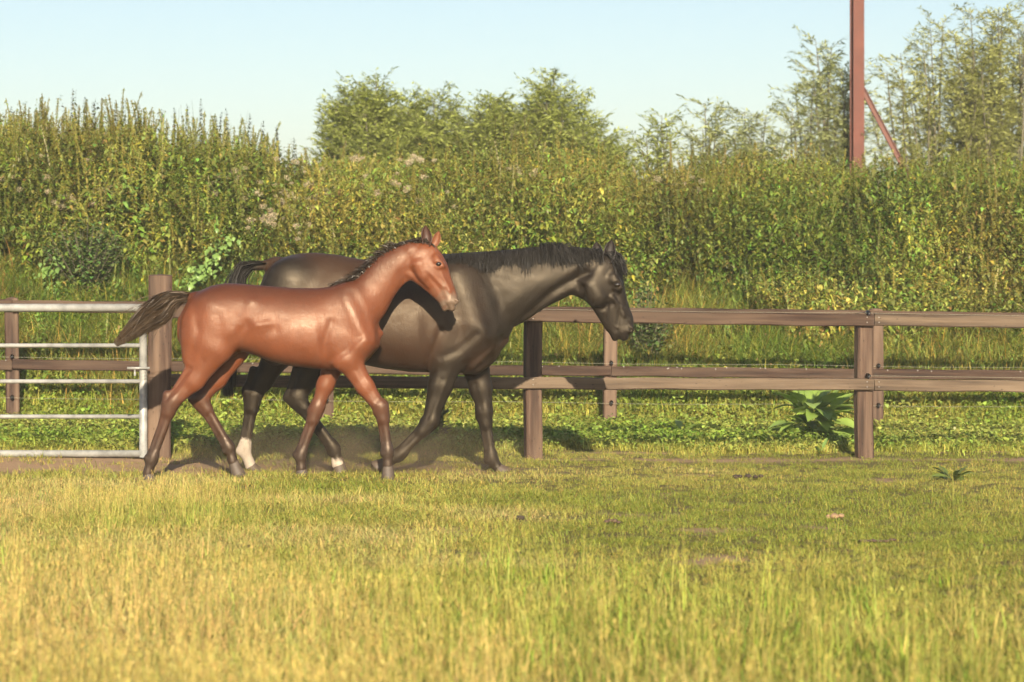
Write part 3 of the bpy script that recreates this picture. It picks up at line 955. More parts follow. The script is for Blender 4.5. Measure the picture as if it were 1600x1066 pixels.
# ------------------------------------------------------------------ timber
def wood_mat(name, axis_, dark, mid, light, wear=.5):
    m, nt, b, _ = new_mat(name)
    sc = [26.0, 26.0, 26.0]; sc[axis_] = 1.1
    tc = node(nt, 'ShaderNodeTexCoord'); oi = node(nt, 'ShaderNodeObjectInfo')
    off = node(nt, 'ShaderNodeVectorMath', operation='ADD')
    sv = node(nt, 'ShaderNodeVectorMath', operation='SCALE'); sv.inputs[0].default_value = (13, 7, 5); nt.links.new(oi.outputs['Random'], sv.inputs['Scale'])
    nt.links.new(tc.outputs['Object'], off.inputs[0]); nt.links.new(sv.outputs[0], off.inputs[1])
    mp = node(nt, 'ShaderNodeMapping'); mp.inputs['Scale'].default_value = sc; nt.links.new(off.outputs[0], mp.inputs[0])
    grain = noise(nt, 1.0, 6, .65, mp.outputs[0])
    mp2 = node(nt, 'ShaderNodeMapping'); s2 = [6.0, 6.0, 6.0]; s2[axis_] = .55; mp2.inputs['Scale'].default_value = s2; nt.links.new(off.outputs[0], mp2.inputs[0])
    band = noise(nt, 1.0, 4, .55, mp2.outputs[0])
    c1 = ramp(nt, grain, [(.30, dark), (.52, mid), (.72, light)])
    pat = ramp(nt, band, [(.45 - .1 * wear, (0, 0, 0)), (.68 - .1 * wear, (1, 1, 1))])
    c2 = mixc(nt, pat, c1, mixc(nt, grain, tuple(x * .8 for x in light), tuple(x * 1.25 for x in light)))
    # knots
    vo = node(nt, 'ShaderNodeTexVoronoi'); mp3 = node(nt, 'ShaderNodeMapping'); s3 = [7.0, 7.0, 7.0]; s3[axis_] = 2.2; mp3.inputs['Scale'].default_value = s3
    nt.links.new(off.outputs[0], mp3.inputs[0]); nt.links.new(mp3.outputs[0], vo.inputs['Vector'])
    kn = ramp(nt, vo.outputs['Distance'], [(.05, (1, 1, 1)), (.13, (0, 0, 0))])
    c3 = mixc(nt, kn, c2, tuple(x * .55 for x in dark))
    nt.links.new(c3, b.inputs['Base Color'])
    b.inputs['Roughness'].default_value = .75; b.inputs['Specular IOR Level'].default_value = .25
    bump(nt, b, grain, .6, .006)
    return m
m_rail = wood_mat('rail_timber', 0, (.016, .0095, .007), (.042, .022, .0145), (.092, .060, .041), .25)
m_rail_pale = wood_mat('rail_timber_pale', 0, (.028, .020, .015), (.074, .050, .034), (.150, .108, .073), .6)
m_post = wood_mat('post_timber', 2, (.021, .013, .010), (.066, .038, .027), (.150, .100, .069), .5)

def plank(name, A, B, h, t, mat, parent, root, seed):
    """sawn rail from A to B (centres), arrises rounded, slightly bowed and uneven"""
    A = np.array(A, float); B = np.array(B, float)
    L = np.linalg.norm(B - A); ax = (B - A) / L
    n = max(6, int(L / .22)); bev = .009
    prof = [(-t/2 + bev, -h/2), (t/2 - bev, -h/2), (t/2, -h/2 + bev), (t/2, h/2 - bev), (t/2 - bev, h/2), (-t/2 + bev, h/2), (-t/2, h/2 - bev), (-t/2, -h/2 + bev)]
    v = []
    for i in range(n + 1):
        xx = L * i / n
        bow = .006 * math.sin(math.pi * i / n * 1.0 + seed) + .003 * math.sin(i * 1.7 + seed * 3)
        for j, (py, pz) in enumerate(prof):
            v.append((xx - L / 2, py + .0018 * math.sin(i * 2.3 + j * 1.9 + seed), pz + bow + .0022 * math.sin(i * 1.3 + j * 2.7 + seed * 5)))
    fs = []
    for i in range(n):
        for j in range(8):
            j2 = (j + 1) % 8; fs.append((i * 8 + j, i * 8 + j2, (i + 1) * 8 + j2, (i + 1) * 8 + j))
    fs.append(tuple(range(7, -1, -1))); fs.append(tuple(range(n * 8, n * 8 + 8)))
    o = mesh_obj(name, v, fs, mat, parent)
    o.location = Vector((A + B) / 2 - root)
    o.rotation_euler = (0, -math.asin(ax[2]), math.atan2(ax[1], ax[0]))
    return o

def post(name, x, y, z0, z1, w, dpt, mat, parent, root, rz=0.0, cap=.03, seed=0):
    bev = .012; v = []; n = 8
    prof = [(-w/2 + bev, -dpt/2), (w/2 - bev, -dpt/2), (w/2, -dpt/2 + bev), (w/2, dpt/2 - bev), (w/2 - bev, dpt/2), (-w/2 + bev, dpt/2), (-w/2, dpt/2 - bev), (-w/2, -dpt/2 + bev)]
    H = z1 - z0
    for i in range(n + 1):
        for j, (a, b_) in enumerate(prof):
            k_ = 1 + .012 * math.sin(i * 1.9 + j + seed)
            v.append((a * k_ + .004 * math.sin(i * .7 + seed), b_ * k_, H * i / n))
    for (a, b_) in prof: v.append((a * .82, b_ * .82, H + cap * .55))
    v.append((0, 0, H + cap))
    fs = []
    for i in range(n + 1):
        for j in range(8):
            j2 = (j + 1) % 8; fs.append((i * 8 + j, i * 8 + j2, (i + 1) * 8 + j2, (i + 1) * 8 + j))
    t0 = (n + 1) * 8
    for j in range(8): fs.append((t0 + j, t0 + (j + 1) % 8, t0 + 8))
    fs.append(tuple(range(7, -1, -1)))
    o = mesh_obj(name, v, fs, mat, parent)
    o.location = (x - root[0], y - root[1], z0 - root[2]); o.rotation_euler = (0.006 * math.sin(seed * 3), .006 * math.cos(seed * 5), rz)
    return o

m_wire, nt, b, _ = new_mat('fence_wire'); b.inputs['Base Color'].default_value = (.30, .29, .22, 1); b.inputs['Roughness'].default_value = .5; b.inputs['Metallic'].default_value = .4
m_ins, nt, b, _ = new_mat('insulator_plastic'); b.inputs['Base Color'].default_value = (.02, .02, .022, 1); b.inputs['Roughness'].default_value = .4
m_nail, nt, b, _ = new_mat('nail_head'); b.inputs['Base Color'].default_value = (.30, .28, .26, 1); b.inputs['Roughness'].default_value = .35; b.inputs['Metallic'].default_value = .7

def small_disc(name, c, r, mat, parent, root, depth=.006, n=10):
    """flat headed stud facing the paddock"""
    v = []
    for dy, rr in ((0.0, r), (-depth * .7, r), (-depth, r * .6)):
        for k in range(n): v.append((rr * math.cos(2 * math.pi * k / n), dy, rr * math.sin(2 * math.pi * k / n)))
    fs = [(i * n + k, i * n + (k + 1) % n, (i + 1) * n + (k + 1) % n, (i + 1) * n + k) for i in range(2) for k in range(n)] + [tuple(range(2 * n, 3 * n))]
    o = mesh_obj(name, v, fs, mat, parent); o.location = Vector(np.array(c) - root); return o

# front post and rail fence
def build_front_fence():
    root = np.array([.168, float(front_y(.168)), 0.0])
    r = empty('post_and_rail_fence', root)
    tag(r, 'brown two rail timber fence nearest the horses, running from the gate post', 'fence')
    rz = math.atan(.2)
    gp = (-2.772, 22.35)
    for i, X in enumerate((.168, 2.91, 5.70)):
        Y = float(front_y(X)); g = float(tz(X, Y))
        post('post', X, Y, g - .25, 1.150 - .015 * X + (.035 if i == 1 else .0 if i == 0 else .03), .135, .12, m_post, r, root, rz, .032, i + 1)
    post('gate_post', gp[0], gp[1], -.25, 1.475, .185, .185, m_post, r, root, .12, .012, 9)['label'] = 'thick square gate post with a flat top, taller than the rest'
    nv = np.array([-math.sin(rz), math.cos(rz), 0.0])
    dfr = -(.06 + .021)
    def pt(X, z): return np.array([X, float(front_y(X)), z - .015 * X]) + nv * dfr
    plank('rail', pt(-2.69, 1.149), pt(2.96, 1.149), .100, .038, m_rail, r, root, 1.0)
    plank('rail', pt(2.965, 1.147), pt(8.2, 1.135), .100, .038, m_rail_pale, r, root, 2.2)
    plank('rail', pt(-2.69, .615), pt(2.96, .618), .095, .038, m_rail_pale, r, root, 3.1)
    plank('rail', pt(2.965, .618), pt(8.2, .608), .095, .038, m_rail_pale, r, root, 4.3)
    for X in (.15, 2.90, 3.0):
        for z in (1.149, .618):
            for dz in (-.02, .022):
                small_disc('nail', pt(X, z + dz) + nv * -.0195, .0055, m_nail, r, root)
    # electric wire on the field side of the rails
    for z, xa in ((1.206, .2), (.69, 2.91)):
        mb = MB()
        pts = [np.array([X, float(front_y(X)), z - .015 * X - .006 * abs(math.sin((X - .16) * 1.16))]) + nv * (dfr - .03) for X in np.linspace(xa, 8, 30)]
        mb.tube([p - root for p in pts], .0014, 5)
        mb.build('wire', m_wire, r)
    for X, z in ((2.91, .69), (2.91, 1.206), (.2, 1.206)):
        mb = MB(); c = np.array([X, float(front_y(X)), z - .015 * X]) - root
        mb.tube([c + nv * -.03, c + nv * -.075, c + nv * -.085, c + nv * -.12], [.009, .009, .022, .016], 10)
        mb.build('insulator', m_ins, r, True)
    return r

def build_rear_fence():
    root = np.array([0.0, float(rear_y(0)), 0.0])
    r = empty('post_and_rail_fence', root)
    tag(r, 'dark brown two rail fence at the foot of the overgrown bank', 'fence')
    rz = math.atan(.11); nv = np.array([-math.sin(rz), math.cos(rz), 0.0])
    def px_x(px):
        X = 0.0
        for _ in range(8): X = (px - 800) * float(rear_y(X)) / F
        return X
    for i, px_ in enumerate((-478, 20, 510, 953, 1369, 1790)):
        X = px_x(px_); Y = float(rear_y(X)); g = float(tz(X, Y))
        post('post', X, Y, g - .25, 1.165 - .0145 * X, .125, .115, m_post, r, root, rz, .025, i * 1.7 + 4)
    dfr = -(.0575 + .02)
    def pt(X, z): return np.array([X, float(rear_y(X)), z - .0145 * X]) + nv * dfr
    xs_ = [px_x(p) for p in (-520, 20, 953, 1840)]
    for i in range(3):
        a_, b_ = xs_[i] + .003, xs_[i + 1] - .003
        plank('rail', pt(a_, 1.108), pt(b_, 1.108), .105, .036, m_rail, r, root, 5 + i)
        plank('rail', pt(a_, .567), pt(b_, .567), .095, .036, m_rail, r, root, 8 + i)
    for z in (.645, .27):
        mb = MB()
        mb.tube([np.array([X, float(rear_y(X)), z - .0145 * X - .012 * abs(math.sin(X * 1.2))]) + nv * (dfr - .02) - root for X in np.linspace(xs_[0], xs_[-1], 40)], .0015, 5)
        mb.build('wire', m_wire, r)
    for px_ in (20, 510, 953, 1369):
        X = px_x(px_)
        for z in (.645, .27):
            mb = MB(); c = np.array([X, float(rear_y(X)), z - .0145 * X]) - root
            mb.tube([c + nv * -.05, c + nv * -.085, c + nv * -.09, c + nv * -.12], [.009, .009, .02, .015], 10)
            mb.build('insulator', m_ins, r, True)
    rr = random.Random(3)
    for i in range(26):
        X = rr.uniform(-4.8, 5.2)
        small_disc('staple', pt(X, .567 + .036 + rr.uniform(-.01, .006)) + nv * -.0185, .007, m_nail, r, root)
    return r

# galvanised field gate
def galv():
    m, nt, b, _ = new_mat('galvanised_steel')
    co = coords(nt)
    c = ramp(nt, noise(nt, 9.0, 5, .65, co), [(.3, (.22, .22, .21)), (.55, (.36, .36, .345)), (.75, (.46, .455, .43))])
    nt.links.new(c, b.inputs['Base Color']); b.inputs['Metallic'].default_value = .25; b.inputs['Roughness'].default_value = .48
    bump(nt, b, noise(nt, 60.0, 3, .5, co), .15, .003)
    return m
m_galv = galv()
def build_gate():
    d = 22.2
    xr = W(224, 600, d)[0]; xl = xr - 3.35
    root = np.array([xl, d, .03]); r = empty('field_gate', root)
    tag(r, 'galvanised steel five bar field gate beside the thick gate post', 'gate')
    for py, rad in ((481, .031), (540, .0165), (596, .0165), (651, .0165), (709, .028)):
        z = W(224, py, d)[2]
        mb = MB(); mb.tube([np.array([xl, d, z + .012]) - root, np.array([(xl + xr) / 2, d, z]) - root, np.array([xr, d, z]) - root], rad, 16)
        mb.build('bar', m_galv, r, True)
    zt, zb = W(224, 481, d)[2], W(224, 709, d)[2]
    for X in (xl, xr):
        mb = MB(); mb.tube([np.array([X, d, zb - .028]) - root, np.array([X, d, (zb + zt) / 2]) - root, np.array([X, d, zt + .030]) - root], .0315, 16); mb.build('upright', m_galv, r, True)
    X = xl + 1.45
    mb = MB(); mb.tube([np.array([X, d, zb]) - root, np.array([X, d, zt]) - root], .02, 10); mb.build('upright', m_galv, r, True)
    mb = MB(); mb.tube([np.array([xl, d, zb]) - root, np.array([X, d, zt]) - root], .018, 10); mb.build('brace', m_galv, r, True)
    # latch bolt to the gate post
    mb = MB(); z = W(224, 575, d)[2]
    mb.tube([np.array([xr - .12, d - .045, z]) - root, np.array([xr + .055, d - .045, z]) - root], .010, 8)
    mb.tube([np.array([xr - .06, d - .045, z]) - root, np.array([xr - .06, d - .045, z - .06]) - root], .008, 8)
    mb.build('latch', m_galv, r, True)
    return r

# red oxide steel mast with a raking strut
def build_mast():
    d = 40.0
    m, nt, b, _ = new_mat('red_oxide_paint')
    co = coords(nt)
    c = ramp(nt, noise(nt, 3.0, 5, .6, co), [(.3, (.080, .020, .012)), (.55, (.112, .028, .016)), (.75, (.145, .042, .025))])
    nt.links.new(c, b.inputs['Base Color']); b.inputs['Roughness'].default_value = .6
    base = W(1339, 300, d); g = float(tz(base[0], d))
    root = np.array([base[0], d, g]); r = empty('steel_mast', root)
    tag(r, 'tall red steel beam with a raking brace rising above the nettles', 'mast')
    w, fl, th = .15, .15, .014
    def ibeam(name, L, w, dp, th):
        prof = [(-w/2, -dp/2), (w/2, -dp/2), (w/2, -dp/2 + th), (th/2, -dp/2 + th), (th/2, dp/2 - th), (w/2, dp/2 - th), (w/2, dp/2), (-w/2, dp/2), (-w/2, dp/2 - th), (-th/2, dp/2 - th), (-th/2, -dp/2 + th), (-w/2, -dp/2 + th)]
        n = len(prof)
        v = [(a, b_, 0) for a, b_ in prof] + [(a, b_, L) for a, b_ in prof]
        fs = [(j, (j + 1) % n, n + (j + 1) % n, n + j) for j in range(n)] + [tuple(range(n - 1, -1, -1)), tuple(range(n, 2 * n))]
        return mesh_obj(name, v, fs, m, r)
    beam = ibeam('beam', 6.4, .160, .160, .016); beam.location = (0, 0, -.4); beam.rotation_euler = (0, 0, math.radians(12))
    a = W(1347, 138, d) - root; bt = W(1412, 262, d); dirv = bt - root - a; L = np.linalg.norm(dirv); k = ( -a[2] - .1) / dirv[2]
    dirv_full = dirv * k; Lf = np.linalg.norm(dirv_full)
    st = ibeam('brace', Lf, .075, .075, .01)
    st.location = Vector(a); st.rotation_euler = Vector(dirv).to_track_quat('Z', 'Y').to_euler()
    v = MB(); v.tube([np.array([.02, -.005, a[2] - .12]), np.array([.10, -.005, a[2] + .05])], .012, 6); v.build('gusset', m, r)
    cap = MB(); cap.add([(-.12, -.12, 5.8), (.12, -.12, 5.8), (.12, .12, 5.8), (-.12, .12, 5.8), (-.12, -.12, 5.815), (.12, -.12, 5.815), (.12, .12, 5.815), (-.12, .12, 5.815)], [(3, 2, 1, 0), (4, 5, 6, 7), (0, 1, 5, 4), (1, 2, 6, 5), (2, 3, 7, 6), (3, 0, 4, 7)])
    cap.build('cap_plate', m, r)

# ------------------------------------------------------------------ willows behind the bank
m_bark, nt, b, _ = new_mat('willow_bark')
nt.links.new(mixc(nt, noise(nt, 18.0, 4, .6, coords(nt, (1, 1, .3))), (.08, .075, .045), (.17, .155, .10)), b.inputs['Base Color']); b.inputs['Roughness'].default_value = .85
def willow(label, px_, d, top_y, width, stems, density, col, leafL=.10, seed=0, group='willows behind the bank', upright=.8):
    rr = random.Random(seed)
    X = (px_ - 800) * d / F; g = float(tz(X, d)); H = EYE + (HZ - top_y) * d / F - g
    root = np.array([X, d, g - .1]); r = empty('willow_tree', root)
    tag(r, label, 'tree', group)
    mb = MB(); V, Fc, C = [], [], []
    for s in range(stems):
        a = rr.uniform(0, 6.283); sp = (rr.random() ** .6) * width / 2
        h = H * (rr.uniform(.74, .98) if s else 1.0) * (1 - .25 * (sp / (width / 2)) ** 2)
        if s == 0: sp *= .2
        ex, ey = math.cos(a) * sp, math.sin(a) * sp * .8
        pts = [np.array([ex * .12, ey * .12, 0]), np.array([ex * .45, ey * .45, h * .35]), np.array([ex * .8, ey * .8, h * .7]), np.array([ex + rr.gauss(0, .06), ey + rr.gauss(0, .06), h])]
        c = spline(pts, 14)
        mb.tube(list(c), list(np.linspace(.02 + .006 * h, .003, 14)), 5, False)
        nsh = int(h * 22 * density)
        for i in range(nsh):
            t = .34 + .66 * (i + rr.random()) / nsh
            k = min(int(t * 13), 12); p = c[k] + (c[k + 1] - c[k]) * (t * 13 - k)
            an = rr.uniform(0, 6.283); L = rr.uniform(.18, .55) * (1.15 - .8 * max(0, t - .4))
            up_ = rr.uniform(.35, 1.1) * upright
            e = p + np.array([math.cos(an) * L, math.sin(an) * L, L * up_])
            mid = (p + e) / 2 + np.array([0, 0, -.02])
            tw = spline([p, mid, e], 4); mb.tube(list(tw), [.0035, .003, .002, .001], 3, False)
            nl = int(L * 40) + 4
            for j in range(nl):
                tt = .15 + .85 * j / nl; q = p * (1 - tt) ** 2 + 2 * mid * tt * (1 - tt) + e * tt * tt
                ya = an + (1 if j % 2 else -1) * rr.uniform(.3, 1.2); l = leafL * rr.uniform(.7, 1.25); w = l * rr.uniform(.10, .16)
                pt_ = rr.uniform(-.5, .9); n0 = len(V)
                cy, sy = math.cos(ya), math.sin(ya); dx, dz = math.cos(pt_) * l, math.sin(pt_) * l
                tl = rr.uniform(-.8, .8)
                ox, oy, oz = -sy * w * math.cos(tl), cy * w * math.cos(tl), w * math.sin(tl)
                V += [tuple(q), (q[0] + cy * dx * .45 + ox, q[1] + sy * dx * .45 + oy, q[2] + dz * .5 + oz), (q[0] + cy * dx, q[1] + sy * dx, q[2] + dz * .9), (q[0] + cy * dx * .45 - ox, q[1] + sy * dx * .45 - oy, q[2] + dz * .5 - oz)]
                Fc.append((n0, n0 + 1, n0 + 2, n0 + 3))
                kk = 1 + rr.gauss(0, .2); C.append((kk, kk, kk))
    mb.build('trunk', m_bark, r)
    o = mesh_obj('crown', np.array(V), np.array(Fc), willow_mats[col], r)
    set_face_color(o, np.array(C))
    return len(V) // 2
willow_mats = {'fresh': leaf_mat('willow_leaf_fresh', (.38, .43, .115), .45, .45, tint_attr=False, face_attr='shade'),
               'grey': leaf_mat('willow_leaf_grey', (.42, .46, .20), .5, .40, tint_attr=False, face_attr='shade'),
               'olive': leaf_mat('willow_leaf_olive', (.43, .45, .155), .5, .45, tint_attr=False, face_attr='shade')}
def build_willows():
    n = 0
    n += willow('pale green willow bush at the left end of the central clump', 572, 39.0, 108, 1.40, 36, 1.25, 'fresh', seed=1)
    n += willow('rounded willow bush in the middle of the central clump', 668, 39.8, 122, 1.50, 36, 1.25, 'fresh', seed=2)
    n += willow('darker willow bush left of the tall pointed one in the central clump', 775, 39.3, 126, 1.50, 36, 1.25, 'fresh', seed=3)
    n += willow('willow bush with one tall pointed leader, right of the central clump', 868, 39.0, 100, 1.15, 26, 1.2, 'fresh', seed=4)
    n += willow('small willow at the right edge of the central clump', 930, 38.4, 172, 0.95, 22, 1.0, 'fresh', seed=5)
    n += willow('thin wispy willow just right of the gap in the hedge', 1028, 38.6, 158, 0.80, 11, .42, 'fresh', seed=6)
    n += willow('slender young willow with two upright leaders above the nettles', 1104, 38.8, 140, 0.57, 10, .45, 'grey', seed=7)
    n += willow('sparse dark young willow left of the red mast', 1180, 38.8, 146, 0.98, 17, .55, 'grey', seed=8)
    n += willow('loose grey green willow directly behind the red mast', 1300, 40.75, 26, 1.4, 20, .5, 'grey', seed=9)
    n += willow('tall airy willow right of the red mast', 1470, 41.4, -10, 2.3, 26, .5, 'olive', seed=10)
    n += willow('tallest willow at the right edge of the picture', 1575, 41.2, -60, 2.1, 26, .58, 'olive', seed=11)
    print('willow tris', n)

# ------------------------------------------------------------------ single plants
def big_leaf(name, L, w, mat, fold=.25, droop=.5, wav=.03, petiole=.25):
    V, Fc = [], []; rows, cols = 9, 5
    for i in range(rows):
        t = i / (rows - 1); k = math.sin(math.pi * min(1, .06 + t * .94) ** .8) ** .75 if t < 1 else .02
        k = max(k, .05)
        for j in range(cols):
            sd = (j - 2) / 2
            x = L * (petiole + (1 - petiole) * t)
            V.append((x, w * k * sd, fold * w * k * abs(sd) - droop * L * t * t * .6 + wav * L * math.sin(t * 14 + j * 2.1) * abs(sd) * .35))
    for i in range(rows - 1):
        for j in range(cols - 1):
            q = i * cols + j; Fc.append((q, q + 1, q + cols + 1, q + cols))
    n0 = len(V); pw = .006
    V += [(0, -pw, 0), (0, pw, 0), (L * petiole, pw, 0), (L * petiole, -pw, 0)]
    Fc.append((n0, n0 + 1, n0 + 2, n0 + 3))
    return mesh_obj(name, V, Fc, mat, None, True)

def dock_mat(name, c0, c1):
    m, nt, b, out = new_mat(name)
    col = mixc(nt, noise(nt, 12.0, 4, .6, coords(nt)), c0, c1)
    oi = node(nt, 'ShaderNodeObjectInfo')
    col = mixc(nt, .5, col, mixc(nt, oi.outputs['Random'], (.5, .55, .5), (1.5, 1.4, 1.3)), 'MULTIPLY')
    nt.links.new(col, b.inputs['Base Color']); b.inputs['Roughness'].default_value = .38
    tr = node(nt, 'ShaderNodeBsdfTranslucent'); nt.links.new(col, tr.inputs[0])
    mx = node(nt, 'ShaderNodeMixShader'); mx.inputs[0].default_value = .25
    nt.links.new(b.outputs[0], mx.inputs[1]); nt.links.new(tr.outputs[0], mx.inputs[2]); nt.links.new(mx.outputs[0], out.inputs[0])
    return m
m_dock = dock_mat('dock_leaf', (.22, .34, .07), (.31, .42, .10))

m_rosette = dock_mat('rosette_leaf', (.11, .16, .04), (.17, .22, .055))
def leafy_plant(label, cat, name, px_, py_, d, n, L, w, seed, spread_=1.0, hgt=.35, droop=.5, mat=None):
    rr = random.Random(seed)
    c = W(px_, py_, d); g = float(tz(c[0], d))
    r = empty(name, (c[0], d, g)); tag(r, label, cat)
    first = None
    for i in range(n):
        a = rr.uniform(0, 6.283); k = rr.random()
        if first is None: first = o = big_leaf('leaf', L, w, mat or m_dock, droop=droop); o.parent = r
        else: o = first.copy(); COL.objects.link(o); o.parent = r
        rad = L * .45 * rr.random()
        o.location = (math.cos(a) * rad, math.sin(a) * rad, hgt * k * .55)
        o.rotation_euler = (rr.gauss(0, .25), -rr.uniform(.15, 1.15) * (.5 + .6 * k) + .12, a)
        s = rr.uniform(.6, 1.1); o.scale = (s * spread_, s * rr.uniform(.8, 1.2), s)
    return r

m_thistle = dock_mat('thistle_leaf', (.055, .085, .028), (.085, .12, .04))
def thistle(label, px_, py_, d, H, n, seed):
    rr = random.Random(seed); c = W(px_, py_, d); g = float(tz(c[0], d))
    r = empty('thistle_plant', (c[0], d, g)); tag(r, label, 'plant')
    mb = MB(); tops = []
    for s in range(n):
        a = rr.uniform(0, 6.283); h = H * rr.uniform(.6, 1); sp = rr.uniform(.02, .35) * h
        tops.append((np.array([math.cos(a) * sp, math.sin(a) * sp, h]), h)); mb.tube([np.zeros(3), tops[-1][0] * .5 + np.array([0, 0, h * .08]), tops[-1][0]], [.006, .005, .003], 5, False)
    mb.build('stem', m_thistle, r)
    first = None
    for tp, h in tops:
        for j in range(9):
            t = .15 + .85 * j / 9
            if first is None: first = o = big_leaf('leaf', .12, .022, m_thistle, .3, .5, .12, .05); o.parent = r
            else: o = first.copy(); COL.objects.link(o); o.parent = r
            p = tp * t + np.array([0, 0, h * .08]) * 4 * t * (1 - t) * .5
            o.location = Vector(p); o.rotation_euler = (rr.gauss(0, .4), -rr.uniform(.1, .9), rr.uniform(0, 6.283)); s_ = rr.uniform(.5, 1.0) * (1.2 - .5 * t); o.scale = (s_, s_, s_)
    return r

# pale climbing bindweed over the nettles
m_bind = dock_mat('bindweed_leaf', (.17, .29, .075), (.23, .35, .10))
def bindweed(label, path, d, n, seed):
    rr = random.Random(seed)
    P = [W(p[0], p[1], d) for p in path]
    # bring the vine to the face of the thicket
    root = np.array([P[-1][0], d, float(tz(P[-1][0], d))]); r = empty('bindweed_vine', root); tag(r, label, 'vine', )
    c = spline(P, 30); mb = MB(); mb.tube([q - root for q in c], .004, 5); mb.build('stem', m_bind, r)
    first = None
    for i in range(n):
        q = c[rr.randrange(30)] + np.array([rr.gauss(0, .06), rr.gauss(0, .04) - .03, rr.gauss(0, .04)])
        if first is None: first = o = big_leaf('leaf', .062, .022, m_bind, .2, .6, .03, .15); o.parent = r
        else: o = first.copy(); COL.objects.link(o); o.parent = r
        o.location = Vector(q - root); o.rotation_euler = (rr.gauss(0, .3), rr.uniform(-.2, .9), rr.uniform(-2.6, -.5)); s = rr.uniform(.6, 1.3); o.scale = (s, s, s)

def clod(name, label, cat, px_, py_, d, sx, sy, sz, col0, col1, lumps, seed):
    rr = random.Random(seed); c = W(px_, py_, d); g = float(tz(c[0], d))
    import bmesh
    bm = bmesh.new()
    for i in range(lumps):
        k = (i + .5) / lumps - .5 if lumps > 1 else 0
        r_ = rr.uniform(.6, 1.0)
        ret = bmesh.ops.create_icosphere(bm, subdivisions=2, radius=1.0)
        ox, oy = k * sx * 1.7 + rr.gauss(0, sx * .07), rr.gauss(0, sy * .35)
        zz = rr.uniform(.2, .7) * sz
        f1, f2, f3 = rr.uniform(3, 6), rr.uniform(3, 6), rr.uniform(0, 6)
        for v in ret['verts']:
            n_ = v.co.normalized(); k2 = 1 + .16 * math.sin(n_.x * f1 + f3) * math.sin(n_.y * f2) + .07 * math.sin(n_.z * 9 + f3)
            base = (sx / max(1, lumps) * 1.5 if lumps > 1 else sx) * r_
            v.co = Vector((ox + n_.x * base * k2, oy + n_.y * sy * r_ * k2, zz + n_.z * sz * .8 * r_ * k2))
    me = bpy.data.meshes.new(name); bm.to_mesh(me); bm.free()
    m, nt, b, _ = new_mat(name + '_stuff'); co = coords(nt)
    nt.links.new(mixc(nt, noise(nt, 45.0, 4, .65, co), col0, col1), b.inputs['Base Color']); b.inputs['Roughness'].default_value = .9
    bump(nt, b, noise(nt, 80.0, 4, .65, co), .8, .01)
    me.materials.append(m)
    for p in me.polygons: p.use_smooth = True
    o = bpy.data.objects.new(name, me); COL.objects.link(o); o.location = (c[0], d, g + .012)
    tag(o, label, cat)

# dark spires of the tallest nettles against the sky
m_spire = leaf_mat('spire_leaf', (.085, .085, .040), .2, .5, tint_attr=False, face_attr='shade')
ORD = 'first second third fourth fifth sixth seventh eighth ninth tenth eleventh twelfth thirteenth fourteenth fifteenth sixteenth seventeenth eighteenth nineteenth twentieth last'.split()
def spire(px_, py_, d, seed, proto=[]):
    rr = random.Random(seed)
    X = (px_ - 800) * d / F; g = float(tz(X, d)); H = EYE + (HZ - py_) * d / F - g
    r = empty('nettle_stem', (X, d, g), rr.uniform(0, 6.28)); tag(r, 'dark nettle spire on the left skyline, %s counted from the picture edge' % ORD[seed - 1], 'nettle', 'nettle spires on the skyline')
    if not proto:
        mb = MB(); mb.tube([(0, 0, 0), (.01, 0, .5), (0, .012, 1.0)], [.004, .003, .001], 5); st = mb.build('stem', m_spire, None, link=False)
        set_face_color(st, np.ones((len(st.data.polygons), 3)))
        V, Fc, C = [], [], []
        for i in range(150):
            t = .45 + .55 * (i + rr.random()) / 150; k = (1.05 - t) / .6
            leaf(V, Fc, C, (0, 0, t), rr.uniform(0, 6.28), rr.uniform(-.5, .9), .02 + .065 * k * rr.uniform(.6, 1.2), .005 + .013 * k, jit((1, 1, 1), .2), .2, .3)
        proto += [st.data, mesh_obj('spire_foliage', np.array(V), np.array(Fc), m_spire, None, False, link=False)]
        set_face_color(proto[1], np.array(C)); proto[1] = proto[1].data
    for nm, me in (('stem', proto[0]), ('foliage', proto[1])):
        o = bpy.data.objects.new(nm, me); COL.objects.link(o); o.parent = r; o.scale = (1, 1, H)
        o.rotation_euler = (rr.gauss(0, .05), rr.gauss(0, .05), 0)
def build_spires():
    for i, (a, b_) in enumerate(((18, 168), (64, 152), (76, 160), (112, 139), (136, 152), (147, 158), (174, 160), (194, 153), (216, 162), (238, 172), (258, 172), (273, 170), (290, 164), (313, 156), (332, 176), (345, 182), (367, 171), (384, 178), (404, 190), (438, 197), (463, 216))):
        spire(a, b_, 33.4 + .6 * math.sin(i * 2.1), i + 1)

